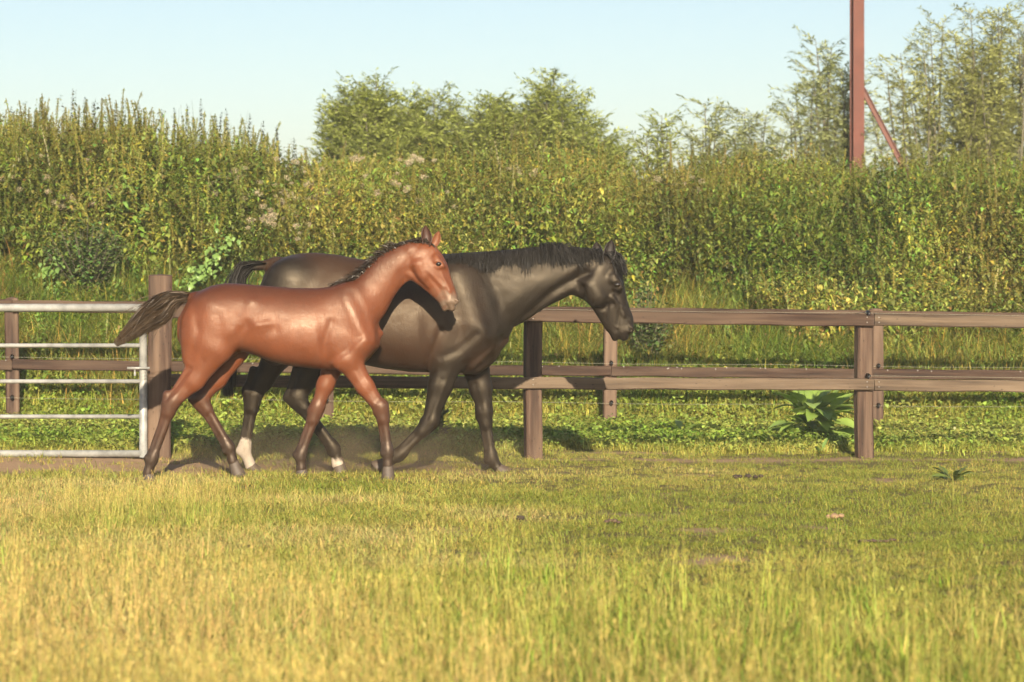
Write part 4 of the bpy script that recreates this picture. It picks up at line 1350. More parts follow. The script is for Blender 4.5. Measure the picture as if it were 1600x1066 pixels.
# separate bushes in front of the thicket
m_bush = leaf_mat('bush_leaf', (.130, .190, .052), .25, .5, tint_attr=False, face_attr='shade', gloss=.03)
def bush(label, px_, d, top_y, width, n, seed):
    rr = random.Random(seed); X = (px_ - 800) * d / F; g = float(tz(X, d)); H = EYE + (HZ - top_y) * d / F - g
    r = empty('weed_bush', (X, d, g)); tag(r, label, 'bush')
    mb = MB(); V, Fc, C = [], [], []
    for s_ in range(n):
        a = rr.uniform(0, 6.28); sp = width / 2 * rr.random() ** .6; h = H * rr.uniform(.65, 1) * (1 - .35 * (2 * sp / width) ** 2)
        e = np.array([math.cos(a) * sp, math.sin(a) * sp * .7, h]); c = spline([np.zeros(3), e * np.array([.45, .45, .5]), e], 8)
        mb.tube(list(c), list(np.linspace(.007, .002, 8)), 4, False)
        cc = jit((1, 1, 1), .15)
        for j in range(46):
            t = .18 + .82 * rr.random(); k = min(int(t * 7), 6); p = c[k] + (c[k + 1] - c[k]) * (t * 7 - k)
            p = p + np.array([rr.gauss(0, .05), rr.gauss(0, .05), rr.gauss(0, .03)])
            leaf(V, Fc, C, tuple(p), rr.uniform(0, 6.28), rr.uniform(-.5, .8), rr.uniform(.03, .065), rr.uniform(.012, .022), tuple(q * rr.uniform(.75, 1.25) for q in cc), .2, .3)
    mb.build('stem', m_bark, r)
    o = mesh_obj('foliage', np.array(V), np.array(Fc), m_bush, r); set_face_color(o, np.array(C))

def dof(py): return F * EYE / (py - HZ)
build_front_fence(); build_rear_fence(); build_gate(); build_mast(); build_willows(); build_spires()
bush('dark green bushy weed in front of the nettles above the gate', 135, 28.75, 322, .95, 70, 3)
bush('small dark green bush on the bank beyond the mare\'s nose', 1012, 28.2, 432, .55, 40, 4)
leafy_plant('large leaved dock plant growing between the fences beside the right post', 'plant', 'dock_plant', 1270, 692, 25.3, 95, .34, .066, 4, 1.05, .60, .55)
leafy_plant('low dock rosette in the turf at the right, in front of the fence', 'plant', 'dock_plant', 1487, 752, dof(752), 26, .13, .024, 6, 1.1, .07, .35, m_rosette)
leafy_plant('small dock plant between the fences, right of the middle rear post', 'plant', 'dock_plant', 1062, 690, 25.6, 16, .24, .045, 8, 1.0, .16, .4)
leafy_plant('bright leafy weed leaning at the foot of the right fence post', 'plant', 'dock_plant', 1283, 716, 23.6, 3, .20, .022, 12, 1.0, .10, .1, m_bind)
thistle('dark spindly thistle between the fences, behind the mare\'s foreleg', 688, 705, 24.6, .42, 5, 3)
bindweed('pale green bindweed hanging above the gate at the left', [(84, 405), (76, 430), (82, 455), (78, 472)], 28.6, 80, 1)
bindweed('pale green bindweed climbing beside the mare\'s tail', [(352, 372), (342, 395), (330, 415), (305, 440)], 28.9, 90, 2)
bindweed('small pale bindweed low in the grass right of the gate post', [(318, 418), (305, 430), (292, 446)], 28.4, 50, 5)
clod('dung_heap', 'small dark dung heap in the short turf below the mare', 'dung', 812, 818, dof(818), .042, .04, .032, (.028, .020, .014), (.07, .05, .034), 1, 1)
clod('dung_heap', 'long flat strip of dark dung in front of the fence', 'dung', 1168, 747, dof(747), .12, .05, .022, (.026, .018, .014), (.075, .05, .036), 6, 2)
clod('dung_heap', 'crumbled brown dung right of centre in the turf', 'dung', 957, 824, dof(824), .055, .05, .018, (.07, .04, .025), (.16, .10, .065), 4, 3)
clod('hay_wad', 'wad of pale dry hay lying in the turf at the right', 'hay', 1303, 811, dof(811), .062, .05, .026, (.22, .13, .07), (.40, .27, .15), 3, 4)
clod('dung_heap', 'broken brown dung beyond the dry hay wad', 'dung', 1372, 850, dof(850), .12, .05, .012, (.07, .04, .028), (.15, .09, .06), 5, 5)
# ------------------------------------------------------------------ the bay foal
def build_foal():
    d = 20.72
    root = np.array([W(430, 750, d)[0], d, 0.0])
    r = empty('foal', root - np.array([0, 0, .012]))
    tag(r, 'bay foal with black legs and streaming tail, in front of the dark mare', 'horse')
    lo = W(205, 770, d); hi = W(735, 340, d)
    f = Field((lo[0], d - 0.42, -0.05), (hi[0], d + 0.42, hi[2]), 0.0085)
    px_torso(f, [(290, 474, 550, .10), (297, 462, 560, .145), (310, 453, 566, .175), (330, 444, 566, .195), (352, 440, 560, .205), (378, 441, 546, .205),
                 (400, 443, 553, .208), (425, 445, 563, .215), (457, 447.5, 570, .22), (495, 448, 574, .21), (520, 446, 575, .19), (545, 443, 572, .165), (565, 445, 566, .15),
                 (577, 460, 557, .125), (584, 480, 546, .095), (590, 505, 532, .05)], d, 0.05, 0.16)
    # neck and head
    pair_chain(f, [(515, 449, 574, 538, .145), (537, 445, 585, 511, .12), (557, 434, 592, 496, .10), (578, 416, 597, 477, .085), (602, 395, 608, 455, .075),
                   (628, 382, 624, 439, .07), (655, 374, 640, 428, .068)], d, 0.03)
    f.cone(W(646, 392, d), W(659, 389, d), .066, .058, .064, .062, 0.03)
    hy = [0, -.004, -.012, -.02, -.03, -.035]
    pair_chain(f, [(669, 371, 645, 424, .07, hy[0]), (683, 387, 644, 434, .082, hy[1]), (693, 402, 655, 445, .078, hy[2]), (700, 422, 668, 455, .060, hy[3]), (708, 442, 681, 466, .048, hy[4]), (714, 459, 690, 476, .047, hy[5])],
               d, 0.02, [(0, 0, 0), (0, 0, 0), (0, 0, 0), (0, .0, 0), (0, .35, 0), (0.1, .85, 0)])
    Y = lambda p, y: W(p[0], p[1], d) + np.array([0, y, 0])
    for sgn in (-1, 1):
        f.cone(Y((655, 412), sgn * .04 - .003), Y((662, 427), sgn * .04 - .006), .062, .055, .054, .048, 0.015)            # cheek
        f.cone(Y((681, 402), sgn * .058 - .008), Y((690, 413), sgn * .058 - .012), .03, .028, .026, .024, 0.02)          # brow
        f.cone(Y((690, 424), sgn * .045 - .02), Y((704, 452), sgn * .034 - .03), .012, .010, .012, .012, 0.02)           # facial crest
        f.ball(Y((713, 469), sgn * .028 - .036), .022, .02, 0.015, (0.2, .75, 0))                                        # nostril wing
        f.cone(Y((716.5, 472), sgn * .040 - .036), Y((712.5, 468), sgn * .048 - .036), .009, .007, .016, .016, 0.008, (1, 0, 0), carve=True)
    f.cone(Y((703, 470), -.035), Y((706, 478), -.035), .040, .030, .044, .036, 0.02, (0.1, .9, 0))                        # lips
    f.cone(Y((694, 474), -.033), Y((695, 480), -.033), .026, .02, .034, .026, 0.018, (0.1, .8, 0))                       # chin
    for sgn in (-1, 1):
        f.cone(Y((698, 473), sgn * .05 - .034), Y((703, 483), sgn * .045 - .034), .005, .005, .02, .02, 0.008, (.6, 0, 0), carve=True)
        f.cone(Y((668, 452), sgn * .075 - .01), Y((640, 418), sgn * .085), .006, .008, .02, .02, 0.02, carve=True)       # jaw edge groove
        f.cone(Y((629, 428), sgn * .098), Y((600, 496), sgn * .135), .016, .016, .016, .016, 0.06, carve=True)            # jugular groove
    # shoulders
    for sgn in (-1, 1):
        f.cone(Y((545, 470), sgn * .085), Y((566, 524), sgn * .105), .12, .10, .06, .075, 0.07)
        f.cone(Y((568, 531), sgn * .105), Y((545, 556), sgn * .12), .075, .085, .075, .07, 0.035)
        f.cone(Y((535, 525), sgn * .125), Y((534, 560), sgn * .12), .075, .065, .055, .06, 0.03)
        f.cone(Y((509, 505), sgn * .245), Y((513, 562), sgn * .215), .016, .016, .016, .016, 0.06, carve=True)               # edge of the triceps
        f.cone(Y((570, 470), sgn * .20), Y((588, 522), sgn * .205), .016, .016, .016, .016, 0.06, carve=True)
        # thighs
        f.cone(Y((335, 484), sgn * .10), Y((322, 525), sgn * .115), .135, .15, .085, .085, 0.05)
        f.cone(Y((308, 500), sgn * .09), Y((305, 555), sgn * .105), .10, .085, .07, .065, 0.04)
        f.cone(Y((345, 500), sgn * .135), Y((350, 540), sgn * .125), .10, .075, .06, .055, 0.04)
        f.cone(Y((388, 505), sgn * .245), Y((380, 545), sgn * .215), .02, .02, .02, .02, 0.07, carve=True)             # flank hollow
    f.cone(Y((560, 555), 0), Y((583, 535), 0), .05, .05, .10, .09, 0.04)
    # tail dock
    f.cone(Y((304, 461), 0), Y((281, 463), 0), .034, .022, .03, .02, 0.03, (0, 0, 0), (1, 0, 0))
    s = 1.16
    # near hind
    y = -.125
    q = lambda p: W(p[0], p[1], d + y)
    f.cone(q((335, 546)), q((304, 592)), .112, .070, .078, .052, 0.04)
    f.cone(q((304, 592)), q((272, 624)), .069, .048, .046, .040, 0.03, (0, 0, 0), (.45, 0, 0))
    f.cone(q((299, 566)), q((266, 616)), .024, .015, .026, .015, 0.03, (0, 0, 0), (.4, 0, 0))
    k1 = lower_leg(f, d, y, (267, 632), (238, 714), (231, 737), s, 0, (.72, 0, 0), (1, 0, 0), True)
    # far hind
    y = .125
    q = lambda p: W(p[0], p[1], d + y)
    f.cone(q((366, 545)), q((339, 590)), .11, .066, .075, .048, 0.04)
    f.cone(q((339, 590)), q((316, 620)), .066, .044, .044, .038, 0.03, (0, 0, 0), (.35, 0, 0))
    f.cone(q((326, 580)), q((303, 617)), .022, .015, .02, .014, 0.03, (0, 0, 0), (.3, 0, 0))
    k2 = lower_leg(f, d, y, (317, 627), (357, 695), (364, 719), s, 0, (.68, 0, 0), (1, 0, 0), True)
    # near fore
    y = -.115
    q = lambda p: W(p[0], p[1], d + y)
    f.cone(q((546, 562)), q((570, 601)), .090, .064, .062, .05, 0.035)
    f.cone(q((570, 601)), q((594, 636)), .066, .047, .05, .042, 0.025, (0, 0, 0), (.5, 0, 0))
    f.cone(q((560, 575)), q((588, 615)), .03, .018, .03, .018, 0.02, (0, 0, 0), (.2, 0, 0))
    k3 = lower_leg(f, d, y, (597, 641), (606, 702), (606, 724), s, 0, (.75, 0, 0), (1, 0, 0))
    # far fore
    y = .115
    q = lambda p: W(p[0], p[1], d + y)
    f.cone(q((524, 560)), q((508, 600)), .085, .060, .06, .046, 0.035)
    f.cone(q((508, 600)), q((495, 636)), .060, .045, .046, .04, 0.025, (0, 0, 0), (.4, 0, 0))
    k4 = lower_leg(f, d, y, (493, 642), (470, 708), (471, 730), s, 0, (.7, 0, 0), (1, 0, 0))
    coat = coat_mat('bay_coat', (0.132, 0.041, 0.018), (0.034, 0.022, 0.016), (0.115, 0.078, 0.055), (0.050, 0.016, 0.0085), 0.41, 0.44, 0.0, 0.25, (1, .82, .68))
    st = [([(633, 434), (619, 461), (600, 497)], .011, 3.5), ([(642, 430), (628, 456), (606, 492)], -.006, 3.0),
          ([(553, 452), (572, 487), (584, 522)], .007, 6), ([(540, 462), (566, 515)], -.006, 6), ([(520, 500), (510, 532), (513, 568)], .009, 4.5),
          ([(566, 522), (546, 543), (524, 556)], .007, 4), ([(560, 538)], -.010, 9), ([(578, 528)], -.008, 8),
          ([(370, 537), (384, 519), (402, 506), (425, 502)], -.007, 4), ([(376, 527), (392, 512)], .009, 7), ([(398, 545), (412, 522), (432, 512)], .006, 6),
          ([(308, 478), (314, 515), (301, 558)], .008, 5), ([(345, 490), (352, 525), (366, 540)], .006, 6), ([(397, 466)], -.010, 6), ([(378, 480), (372, 505)], .006, 8), ([(330, 475)], -.006, 14),
          ([(300, 572), (264, 620)], .008, 2.6), ([(322, 562), (284, 618)], .004, 3), ([(560, 575), (590, 622)], .005, 2.6), ([(548, 590), (582, 628)], -.004, 2.5),
          ([(645, 416), (648, 432), (656, 442), (668, 450)], .007, 2.2), ([(668, 420), (680, 432), (694, 446)], -.005, 2.2), ([(672, 430), (688, 450), (694, 464)], .004, 2.4), ([(692, 418), (702, 440), (709, 456)], .0035, 2.2),
          ([(680, 406), (686, 403.5), (692, 407)], -.006, 1.6), ([(680, 414), (687, 416.5), (692, 414)], -.003, 1.5), ([(676, 398)], .006, 4), ([(655, 380), (640, 398), (635, 420)], .005, 4), ([(600, 420), (570, 450)], .004, 10)]
    st += [([(430 + 17 * i, 468), (441 + 17 * i, 545)], .0009, 4) for i in range(5)]
    zt = W(500, 560, d)[2]; xh = W(640, 400, d)[0]
    body = finish_body('body', f, coat, r, root, lambda P: smooth01(zt - .08, zt + .06, P[:, 2]) * smooth01(xh + .05, xh - .05, P[:, 0]), st, d,
                       lambda P: np.clip(.85 * smooth01(W(400, 505, d)[2], W(400, 443, d)[2], P[:, 2] + .05 * fbm(P[:, 0] * 4, P[:, 2] * 4, 2, 3) - .9 * np.maximum(P[:, 0] - W(540, 440, d)[0], 0)), 0, 1))
    horn = horn_mat('foal_horn', (0.05, 0.037, 0.03), (0.10, 0.075, 0.058))
    for kj, toe, fw, y in ((k1, (231, 752), 1, -.125), (k2, (371, 744), 1, .125), (k3, (603, 749), 1, -.115), (k4, (470, 746), 1, .115)):
        hoof_mesh('hoof', kj[2], W(toe[0], toe[1], d + y), 0.040, horn, r, root, fw)
    # eyes
    for sgn in (-1, 1):
        c = Y((686, 410), sgn * .075 - .012)
        bpy_eye(c - root, 0.0175, r)
    hm = hair_mat('foal_hair', (0.012, 0.009, 0.007), (0.05, 0.033, 0.02))
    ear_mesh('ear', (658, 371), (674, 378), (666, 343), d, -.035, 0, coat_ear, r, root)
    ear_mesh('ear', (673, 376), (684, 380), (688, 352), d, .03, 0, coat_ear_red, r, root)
    # mane: short, lifted and swept back
    cr = spline([(528, 446), (552, 436), (577, 415), (602, 394.5), (628, 382), (652, 375), (668, 373), (678, 379)], 400)
    cur = []
    for i in range(3200):
        u = RNG.random(); p = cr[int(u * 399)]
        L = RNG.uniform(8, 20) * (1.25 if u < 0.55 else 0.75) * (0.55 if u > .9 else 1)
        y0 = RNG.normal() * .016
        dirx = -RNG.uniform(.45, 1.0); diry = -RNG.uniform(.15, .75) + (0.25 if u < .45 else 0.0)
        if u > .92: dirx = RNG.uniform(-.3, .8); diry = .9
        base = W(p[0], p[1] + 3, d); base[1] += y0
        dx = np.array([dirx, RNG.normal() * .25, -diry]) * L * d / F
        cur.append(spline([base, base + dx * .5 + np.array([0, 0, .012]), base + dx + np.array([0, 0, -.015])], 5))
    strands('mane', None, cur, 0.0045, hm, r, root)
    up = spline([(296, 456), (265, 454.5), (240, 466), (215, 486), (177, 533)], 60)
    dn = spline([(294, 468), (276, 475), (262, 497), (228, 516), (183, 539)], 60)
    cur = []
    for i in range(2200):
        a = RNG.random(); st = RNG.random() ** 1.5 * .45; en = np.clip(st + RNG.uniform(.35, .9), 0, 1) if RNG.random() < .6 else RNG.uniform(.8, 1.0)
        a = np.clip(a + RNG.normal() * .06, -.12, 1.12); y0 = RNG.normal() * .022; y1 = RNG.normal() * .035
        ts = np.linspace(st, en, 8); c = []
        for j, t in enumerate(ts):
            k_ = int(t * 59); a2 = np.clip(a + .07 * math.sin(6 * t + i), -.12, 1.12)
            p = up[k_] * (1 - a2) + dn[k_] * a2
            w = W(p[0], p[1], d); w[1] += y0 * (1 - t) + y1 * t * math.sin(math.pi * min(1, t + .2)) ; c.append(w)
        cur.append(c)
    for i in range(140):        # loose flyaway hairs
        st = RNG.uniform(.05, .6); p = up[int(st * 59)] if RNG.random() < .5 else dn[int(st * 59)]
        w0 = W(p[0], p[1], d); w0[1] += RNG.normal() * .02; L = RNG.uniform(.12, .32); an = RNG.normal(math.radians(215), .28)
        dx = np.array([math.cos(an) * L, RNG.normal() * .04, math.sin(an) * L])
        cur.append(spline([w0, w0 + dx * .5 + np.array([0, 0, .015]), w0 + dx + np.array([0, 0, -.02])], 6))
    tm = hair_mat('foal_tail_hair', (0.016, 0.011, 0.008), (0.105, 0.066, 0.034))
    strands('tail', None, cur, 0.0030, tm, r, root, tip=.15)
    return r

def bpy_eye(c, rad, parent):
    v = []; fs = []
    n, m = 16, 10
    for i in range(m + 1):
        a = math.pi * i / m
        for k in range(n):
            b_ = 2 * math.pi * k / n
            v.append((c[0] + rad * 1.25 * math.sin(a) * math.cos(b_), c[1] + rad * .8 * math.cos(a), c[2] + rad * math.sin(a) * math.sin(b_)))
    for i in range(m):
        for k in range(n):
            fs.append((i * n + k, i * n + (k + 1) % n, (i + 1) * n + (k + 1) % n, (i + 1) * n + k))
    return mesh_obj('eye', v, fs, m_eye, parent, True)

def plain_coat(name, col, rough=.55):
    m, nt, b, _ = new_mat(name)
    c = mixc(nt, noise(nt, 60.0, 3, .6, coords(nt)), tuple(x * .6 for x in col), tuple(x * 1.4 for x in col))
    nt.links.new(c, b.inputs['Base Color']); b.inputs['Roughness'].default_value = rough
    return m
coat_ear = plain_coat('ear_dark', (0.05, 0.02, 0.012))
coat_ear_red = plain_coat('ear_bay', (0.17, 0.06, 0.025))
coat_ear_black = plain_coat('ear_black', (0.018, 0.013, 0.011))

# ------------------------------------------------------------------ the dark brown mare
def build_mare():
    d = 21.32
    root = np.array([W(600, 742, d)[0], d, 0.0])
    r = empty('mare', root - np.array([0, 0, .010]))
    tag(r, 'nearly black mare with a white hind sock, walking behind the foal', 'horse')
    lo = W(365, 770, d); hi = W(1005, 370, d)
    f = Field((lo[0], d - 0.50, -0.05), (hi[0], d + 0.50, hi[2] + .03), 0.0095)
    BR = (0, 0, .8)
    px_torso(f, [(408, 440, 515, .09), (413, 425, 535, .14), (422, 411, 552, .20), (436, 402, 565, .245), (462, 395, 572, .28), (490, 392.5, 568, .29), (527, 396, 560, .285), (558, 402, 566, .295), (600, 409, 574, .31),
                 (640, 410, 579, .31), (672, 404, 580, .285), (700, 400, 580, .25), (728, 400, 582, .225), (750, 412, 580, .20), (764, 440, 568, .165), (777, 480, 556, .12), (784, 515, 543, .06)], d, 0.06, 0.17, BR)
    pair_chain(f, [(690, 403, 757, 568, .20), (718, 401, 775, 542, .175), (748, 398, 791, 517, .145), (780, 394, 815, 503, .12), (812, 391, 839, 486, .105), (848, 389, 864, 472, .095),
                   (882, 388, 886, 460, .09), (912, 391, 904, 455, .088)], d, 0.03)
    hy = .012
    pair_chain(f, [(930, 390, 899, 446, .085, 0), (951, 396, 906, 463, .098, .002), (959, 411, 919, 475, .096, .006), (965, 436, 932, 487, .078, .01), (975, 464, 941, 503, .064, .014), (987, 490, 949, 517, .058, .018), (989, 505, 956, 522, .055, .02)],
               d, 0.025)
    Y = lambda p, y: W(p[0], p[1], d) + np.array([0, y, 0])
    for sgn in (-1, 1):
        f.cone(Y((924, 444), sgn * .05), Y((932, 460), sgn * .05), .092, .085, .062, .056, 0.014)
        f.cone(Y((957, 432), sgn * .075 + .005), Y((967, 447), sgn * .07 + .008), .038, .034, .03, .026, 0.025)
        f.cone(Y((955, 462), sgn * .062 + .01), Y((975, 490), sgn * .042 + .016), .013, .012, .014, .014, 0.022)
        f.ball(Y((984, 513), sgn * .034 + .02), .030, .025, 0.02)
        f.cone(Y((986.5, 514), sgn * .058 + .02), Y((983.5, 511), sgn * .064 + .02), .013, .009, .018, .018, 0.01, (1, 0, 0), carve=True)
        f.cone(Y((964, 513), sgn * .064 + .018), Y((966, 527), sgn * .06 + .018), .005, .005, .022, .022, 0.012, (.8, 0, 0), carve=True)
        f.cone(Y((898, 447), sgn * .125), Y((792, 522), sgn * .19), .018, .018, .018, .018, 0.07, carve=True)       # jugular groove
        f.cone(Y((922, 414), sgn * .118), Y((878, 443), sgn * .125), .016, .016, .016, .016, 0.05, carve=True)
        f.cone(Y((948, 474), sgn * .075 + .01), Y((938, 498), sgn * .075 + .012), .007, .007, .018, .018, 0.018, carve=True)
    f.cone(Y((972, 516), .02), Y((975, 524), .02), .048, .034, .052, .042, 0.022)
    f.cone(Y((960, 518), .018), Y((961, 526), .018), .034, .026, .042, .032, 0.018)
    for sgn in (-1, 1):
        f.cone(Y((715, 440), sgn * .12), Y((750, 512), sgn * .14), .14, .125, .08, .09, 0.08)
        f.cone(Y((752, 515), sgn * .14), Y((715, 545), sgn * .155), .095, .105, .095, .085, 0.04)
        f.cone(Y((702, 505), sgn * .175), Y((697, 555), sgn * .16), .09, .08, .075, .075, 0.035)
        f.cone(Y((670, 480), sgn * .345), Y((675, 560), sgn * .30), .02, .02, .02, .02, 0.08, carve=True)
        f.cone(Y((752, 445), sgn * .245), Y((774, 512), sgn * .24), .02, .02, .02, .02, 0.07, carve=True)
        f.cone(Y((458, 442), sgn * .15), Y((440, 500), sgn * .16), .19, .20, .12, .115, 0.06)
        f.cone(Y((428, 470), sgn * .13), Y((432, 545), sgn * .15), .13, .11, .09, .09, 0.05)
        f.cone(Y((480, 480), sgn * .19), Y((488, 535), sgn * .18), .13, .10, .085, .08, 0.05)
    f.cone(Y((742, 570), 0), Y((765, 550), 0), .05, .05, .13, .12, 0.04)
    f.cone(Y((430, 409), 0), Y((398, 415), 0), .045, .03, .04, .03, 0.04, BR, (0, 0, 0))
    s = 1.26
    # near hind, stepping forward
    y = -.16
    q = lambda p: W(p[0], p[1], d + y)
    f.cone(q((498, 545)), q((478, 592)), .125, .075, .09, .058, 0.05, BR, (0, 0, 0))
    f.cone(q((478, 592)), q((469, 616)), .075, .056, .056, .048, 0.03)
    f.cone(q((462, 575)), q((449, 613)), .026, .017, .024, .016, 0.03)
    k1 = lower_leg(f, d, y, (468, 625), (521, 697), (528, 718), s, 0, (0, 0, 0), (0, 0, 0), True)
    f.cone(W(527, 719, d + y), W(528.5, 723, d + y), .046, .05, .044, .046, .006, (0, 0.8, 0))
    # far hind with the white sock
    y = .15
    q = lambda p: W(p[0], p[1], d + y)
    f.cone(q((440, 540)), q((412, 592)), .125, .072, .09, .055, 0.05, BR, (0, 0, 0))
    f.cone(q((412, 592)), q((398, 614)), .072, .054, .054, .046, 0.03)
    f.cone(q((395, 575)), q((382, 612)), .026, .017, .024, .016, 0.03)
    k2 = lower_leg(f, d, y, (396, 624), (382, 701), (392, 727), s, 0, (0, 0, 0), (0, 1, 0), True, m_c=(0, 0, 0))
    f.cone(q((384, 690)), q((381, 701)), .046, .050, .037, .041, 0.006, (0, 1, 0))
    # near fore, flexed behind
    y = -.15
    q = lambda p: W(p[0], p[1], d + y)
    f.cone(q((700, 560)), q((688, 600)), .118, .088, .08, .066, 0.045)
    f.cone(q((688, 600)), q((673, 652)), .088, .058, .066, .05, 0.03)
    f.cone(q((703, 580)), q((686, 632)), .04, .025, .04, .025, 0.025)
    k3 = lower_leg(f, d, y, (668, 663), (625, 708), (605, 721), s, 0, (0, 0, 0), (0, 0, 0))
    # far fore, reaching
    y = .14
    q = lambda p: W(p[0], p[1], d + y)
    f.cone(q((741, 560)), q((751, 605)), .112, .082, .08, .062, 0.045)
    f.cone(q((751, 605)), q((758, 640)), .082, .058, .062, .05, 0.03)
    k4 = lower_leg(f, d, y, (757, 648), (768, 713), (778, 730), s, 0, (0, 0, 0), (0, 0, 0))
    coat = coat_mat('dark_coat', (0.0105, 0.0075, 0.0055), (0.006, 0.005, 0.004), (0.42, 0.36, 0.30), (0.038, 0.018, 0.010), 0.48, 0.42, 0.0, 0.5, (1, .85, .66))
    st = [([(918, 425), (890, 438), (862, 455), (830, 485), (800, 512), (784, 532)], .019, 4.5), ([(896, 450), (862, 468), (832, 492), (806, 515)], -.008, 3.5),
          ([(905, 448), (900, 436), (908, 424)], .014, 5), ([(764, 415), (780, 465), (776, 520)], .012, 8), ([(712, 425), (742, 500)], -.008, 9), ([(735, 505)], -.012, 13),
          ([(690, 515), (674, 555), (671, 582)], .016, 5), ([(745, 520), (715, 545), (690, 555)], .010, 5), ([(700, 460), (690, 500)], .008, 9),
          ([(789, 543), (762, 565), (730, 588)], .014, 3), ([(792, 528), (768, 553), (742, 578)], .010, 3), ([(772, 540), (750, 562)], -.006, 3),
          ([(911, 446), (913, 466), (924, 479), (941, 481), (956, 472)], .010, 2.3), ([(934, 456)], -.006, 10), ([(962, 456), (969, 480), (965, 505)], .006, 2.2), ([(950, 474), (946, 498)], .006, 2.2), ([(955, 462), (972, 478)], -.006, 2.2),
          ([(957, 438), (964, 435.5), (971, 440)], -.008, 1.7), ([(957, 448), (965, 450.5), (970, 447)], -.004, 1.6), ([(952, 425)], .008, 5), ([(930, 410), (915, 430)], .006, 4),
          ([(692, 590), (669, 650)], .007, 3), ([(707, 585), (688, 636)], .005, 3), ([(742, 600), (752, 640)], .005, 3), ([(500, 425), (478, 470)], .008, 10), ([(535, 425)], -.010, 12), ([(510, 410)], -.006, 16),
          ([(850, 410), (800, 430)], .006, 10), ([(840, 440), (800, 470)], -.006, 9)]
    st += [([(580 + 19 * i, 440), (590 + 19 * i, 550)], .0009, 4.5) for i in range(4)]
    zt = W(600, 560, d)[2]; xh = W(905, 400, d)[0]
    finish_body('body', f, coat, r, root, lambda P: smooth01(zt - .08, zt + .06, P[:, 2]) * smooth01(xh + .05, xh - .05, P[:, 0]), st, d)
    horn = horn_mat('mare_horn', (0.05, 0.036, 0.028), (0.11, 0.078, 0.058))
    for kj, toe, fw, y in ((k1, (530, 744), 1, -.16), (k2, (399, 741), 1, .15), (k3, (589, 733), -1, -.15), (k4, (788, 742), 1, .14)):
        hoof_mesh('hoof', kj[2], W(toe[0], toe[1], d + y), 0.047, horn, r, root, fw)
    for sgn in (-1, 1):
        bpy_eye(Y((964, 443), sgn * .091 + .006) - root, 0.0205, r)
    ear_mesh('ear', (940, 399), (957, 406), (957, 366), d, -.045, 0, coat_ear_black, r, root)
    ear_mesh('ear', (926, 393), (941, 395), (932, 369), d, .05, 0, coat_ear_black, r, root)
    hm = hair_mat('mare_hair', (0.006, 0.005, 0.0045), (0.020, 0.016, 0.012), .62)
    cr = spline([(690, 400), (718, 398.5), (748, 396.5), (780, 394.5), (812, 391.5), (848, 388.5), (882, 388.5), (912, 390), (936, 391)], 400)
    wid = [.14, .135, .12, .105, .09, .08, .075, .075, .07]
    cur = []
    for i in range(6500):
        u = RNG.random()
        p = cr[int(u * 399)]
        clump = .5 + .5 * math.sin(u * 23 + 1.3) * math.sin(u * 61)
        if .82 < u < .985 and vnoise(u * 26, 0, 3) < -.1 and RNG.random() < .8: continue
        Lm = RNG.uniform(.04, .15) + .10 * clump * RNG.random()
        if u < .18: Lm *= .45 + 2 * u
        Lm *= .8 * np.clip(1 + .75 * fbm(u * 30, 1.5, 5, 3), .25, 1.6)
        if u > .8: Lm *= .8
        hw = np.interp(u, np.linspace(0, 1, 9), wid)
        base = W(p[0], p[1] - 0.5, d); base[1] += RNG.normal() * .012
        lift = RNG.uniform(.004, .022) + (RNG.uniform(0, .04) if .60 < u < .74 and RNG.random() < .5 else 0)
        bx = RNG.normal() * .02 + (.02 if u > .6 else -.01) + (RNG.uniform(.05, .18) if .6 < u < .8 and RNG.random() < .35 else 0)
        p1 = base + np.array([bx * .3, -hw * .30, lift])
        p2 = base + np.array([bx * .7, -hw * .82 - .008, -.35 * Lm])
        p3 = base + np.array([bx, -hw * 1.0 - .014 - RNG.uniform(0, .012), -Lm])
        cur.append(spline([base, p1, p2, p3], 7))
    strands('mane', None, cur, 0.0036, hm, r, root)
    cur = []
    for i in range(500):        # forelock
        base = W(RNG.uniform(940, 958), RNG.uniform(391, 398), d); base[1] += RNG.normal() * .025
        L = RNG.uniform(.10, .2)
        cur.append(spline([base, base + np.array([.05, RNG.normal() * .02, -.005]), base + np.array([.085 + RNG.normal() * .012, -.01 + RNG.normal() * .03, -.6 * L]), base + np.array([.085 + L * .12, -.02 + RNG.normal() * .04, -L])], 6))
    strands('forelock', None, cur, 0.0035, hm, r, root)
    cur = []
    for i in range(1500):       # tail: carried out, then falling behind the foal
        a = RNG.normal(); b_ = RNG.normal()
        L = RNG.uniform(.5, 1)
        t0 = RNG.random() * .25
        pts = [(418 - 20 * t0, 409 + 3 * t0), (390 + a * 3, 413 + b_ * 3), (372 + a * 5, 430 + b_ * 6), (364 + a * 7, 480), (360 + a * 6, 535), (354 + a * 5, 560 + 60 * L)]
        c = spline(pts, 10); y0 = RNG.normal() * .025; y1 = .08 + RNG.normal() * .04
        w = [W(p[0], p[1], d) + np.array([0, y0 + (y1 - y0) * j / 9, 0]) for j, p in enumerate(c)]
        cur.append(w)
    strands('tail', None, cur, 0.0036, hm, r, root, tip=.25)
    return r

build_foal()
build_mare()

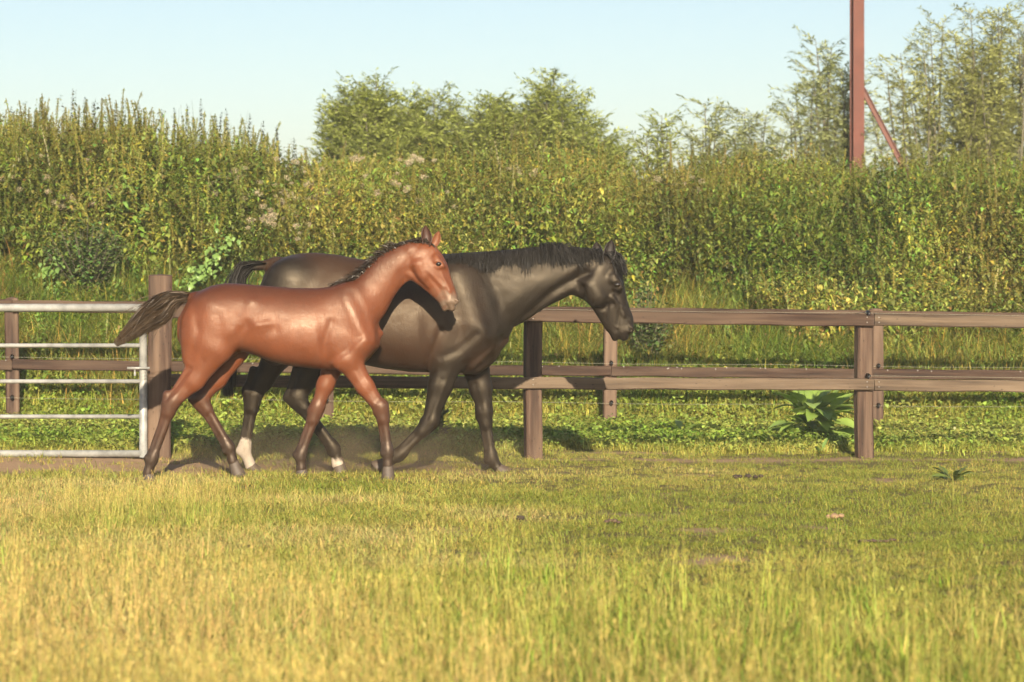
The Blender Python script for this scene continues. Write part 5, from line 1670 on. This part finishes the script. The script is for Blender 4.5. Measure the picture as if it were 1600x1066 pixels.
# ------------------------------------------------------------------ dust kicked up round the hooves
def build_dust():
    m = bpy.data.materials.new('dust'); m.use_nodes = True
    nt = m.node_tree; nt.nodes.clear()
    out = node(nt, 'ShaderNodeOutputMaterial'); pv = node(nt, 'ShaderNodeVolumePrincipled')
    pv.inputs['Color'].default_value = (.62, .46, .30, 1); pv.inputs['Anisotropy'].default_value = .2
    tc = node(nt, 'ShaderNodeTexCoord')
    n1 = noise(nt, 2.6, 2, .5, tc.outputs['Object'])
    ln = node(nt, 'ShaderNodeVectorMath', operation='LENGTH')
    mp = node(nt, 'ShaderNodeMapping'); mp.inputs['Scale'].default_value = (1 / 1.55, 1 / .62, 1 / .30); nt.links.new(tc.outputs['Object'], mp.inputs[0]); nt.links.new(mp.outputs[0], ln.inputs[0])
    fall = node(nt, 'ShaderNodeMapRange'); nt.links.new(ln.outputs['Value'], fall.inputs[0]); fall.inputs[1].default_value = 1.0; fall.inputs[2].default_value = .15; fall.inputs[3].default_value = 0; fall.inputs[4].default_value = 1
    nn = node(nt, 'ShaderNodeMapRange'); nt.links.new(n1, nn.inputs[0]); nn.inputs[1].default_value = .38; nn.inputs[2].default_value = .72; nn.inputs[3].default_value = .1; nn.inputs[4].default_value = 1
    mu = node(nt, 'ShaderNodeMath', operation='MULTIPLY'); nt.links.new(fall.outputs[0], mu.inputs[0]); nt.links.new(nn.outputs[0], mu.inputs[1])
    m2 = node(nt, 'ShaderNodeMath', operation='MULTIPLY'); nt.links.new(mu.outputs[0], m2.inputs[0]); m2.inputs[1].default_value = 2.2
    nt.links.new(m2.outputs[0], pv.inputs['Density']); nt.links.new(pv.outputs[0], out.inputs['Volume'])
    v = []; fs = []; n, k = 24, 8
    for i in range(k + 1):
        a = math.pi * i / k
        for j in range(n):
            b = 2 * math.pi * j / n
            v.append((1.56 * math.sin(a) * math.cos(b), .63 * math.sin(a) * math.sin(b), .31 * math.cos(a)))
    for i in range(k):
        for j in range(n): fs.append((i * n + j, (i + 1) * n + j, (i + 1) * n + (j + 1) % n, i * n + (j + 1) % n))
    o = mesh_obj('dust_cloud', v, fs, m); o.location = (-1.25, 21.35, .14)
    tag(o, 'thin brown dust kicked up around the horses\' hooves', 'dust', kind='stuff')
build_dust()

# ------------------------------------------------------------------ thin evening haze over the whole field
def build_haze():
    m = bpy.data.materials.new('haze'); m.use_nodes = True
    nt = m.node_tree; nt.nodes.clear()
    out = node(nt, 'ShaderNodeOutputMaterial'); pv = node(nt, 'ShaderNodeVolumePrincipled')
    pv.inputs['Color'].default_value = (.93, .95, .97, 1); pv.inputs['Density'].default_value = .0011; pv.inputs['Anisotropy'].default_value = 0.0
    nt.links.new(pv.outputs[0], out.inputs['Volume'])
    a, b, z0, z1 = 1400.0, 1400.0, -1.6, 9.5
    v = [(-a, -b, z0), (a, -b, z0), (a, b, z0), (-a, b, z0), (-a, -b, z1), (a, -b, z1), (a, b, z1), (-a, b, z1)]
    o = mesh_obj('haze', v, [(3, 2, 1, 0), (4, 5, 6, 7), (0, 1, 5, 4), (1, 2, 6, 5), (2, 3, 7, 6), (3, 0, 4, 7)], m)
    tag(o, 'thin pale evening haze hanging over the paddock', 'haze', kind='stuff')
build_haze()
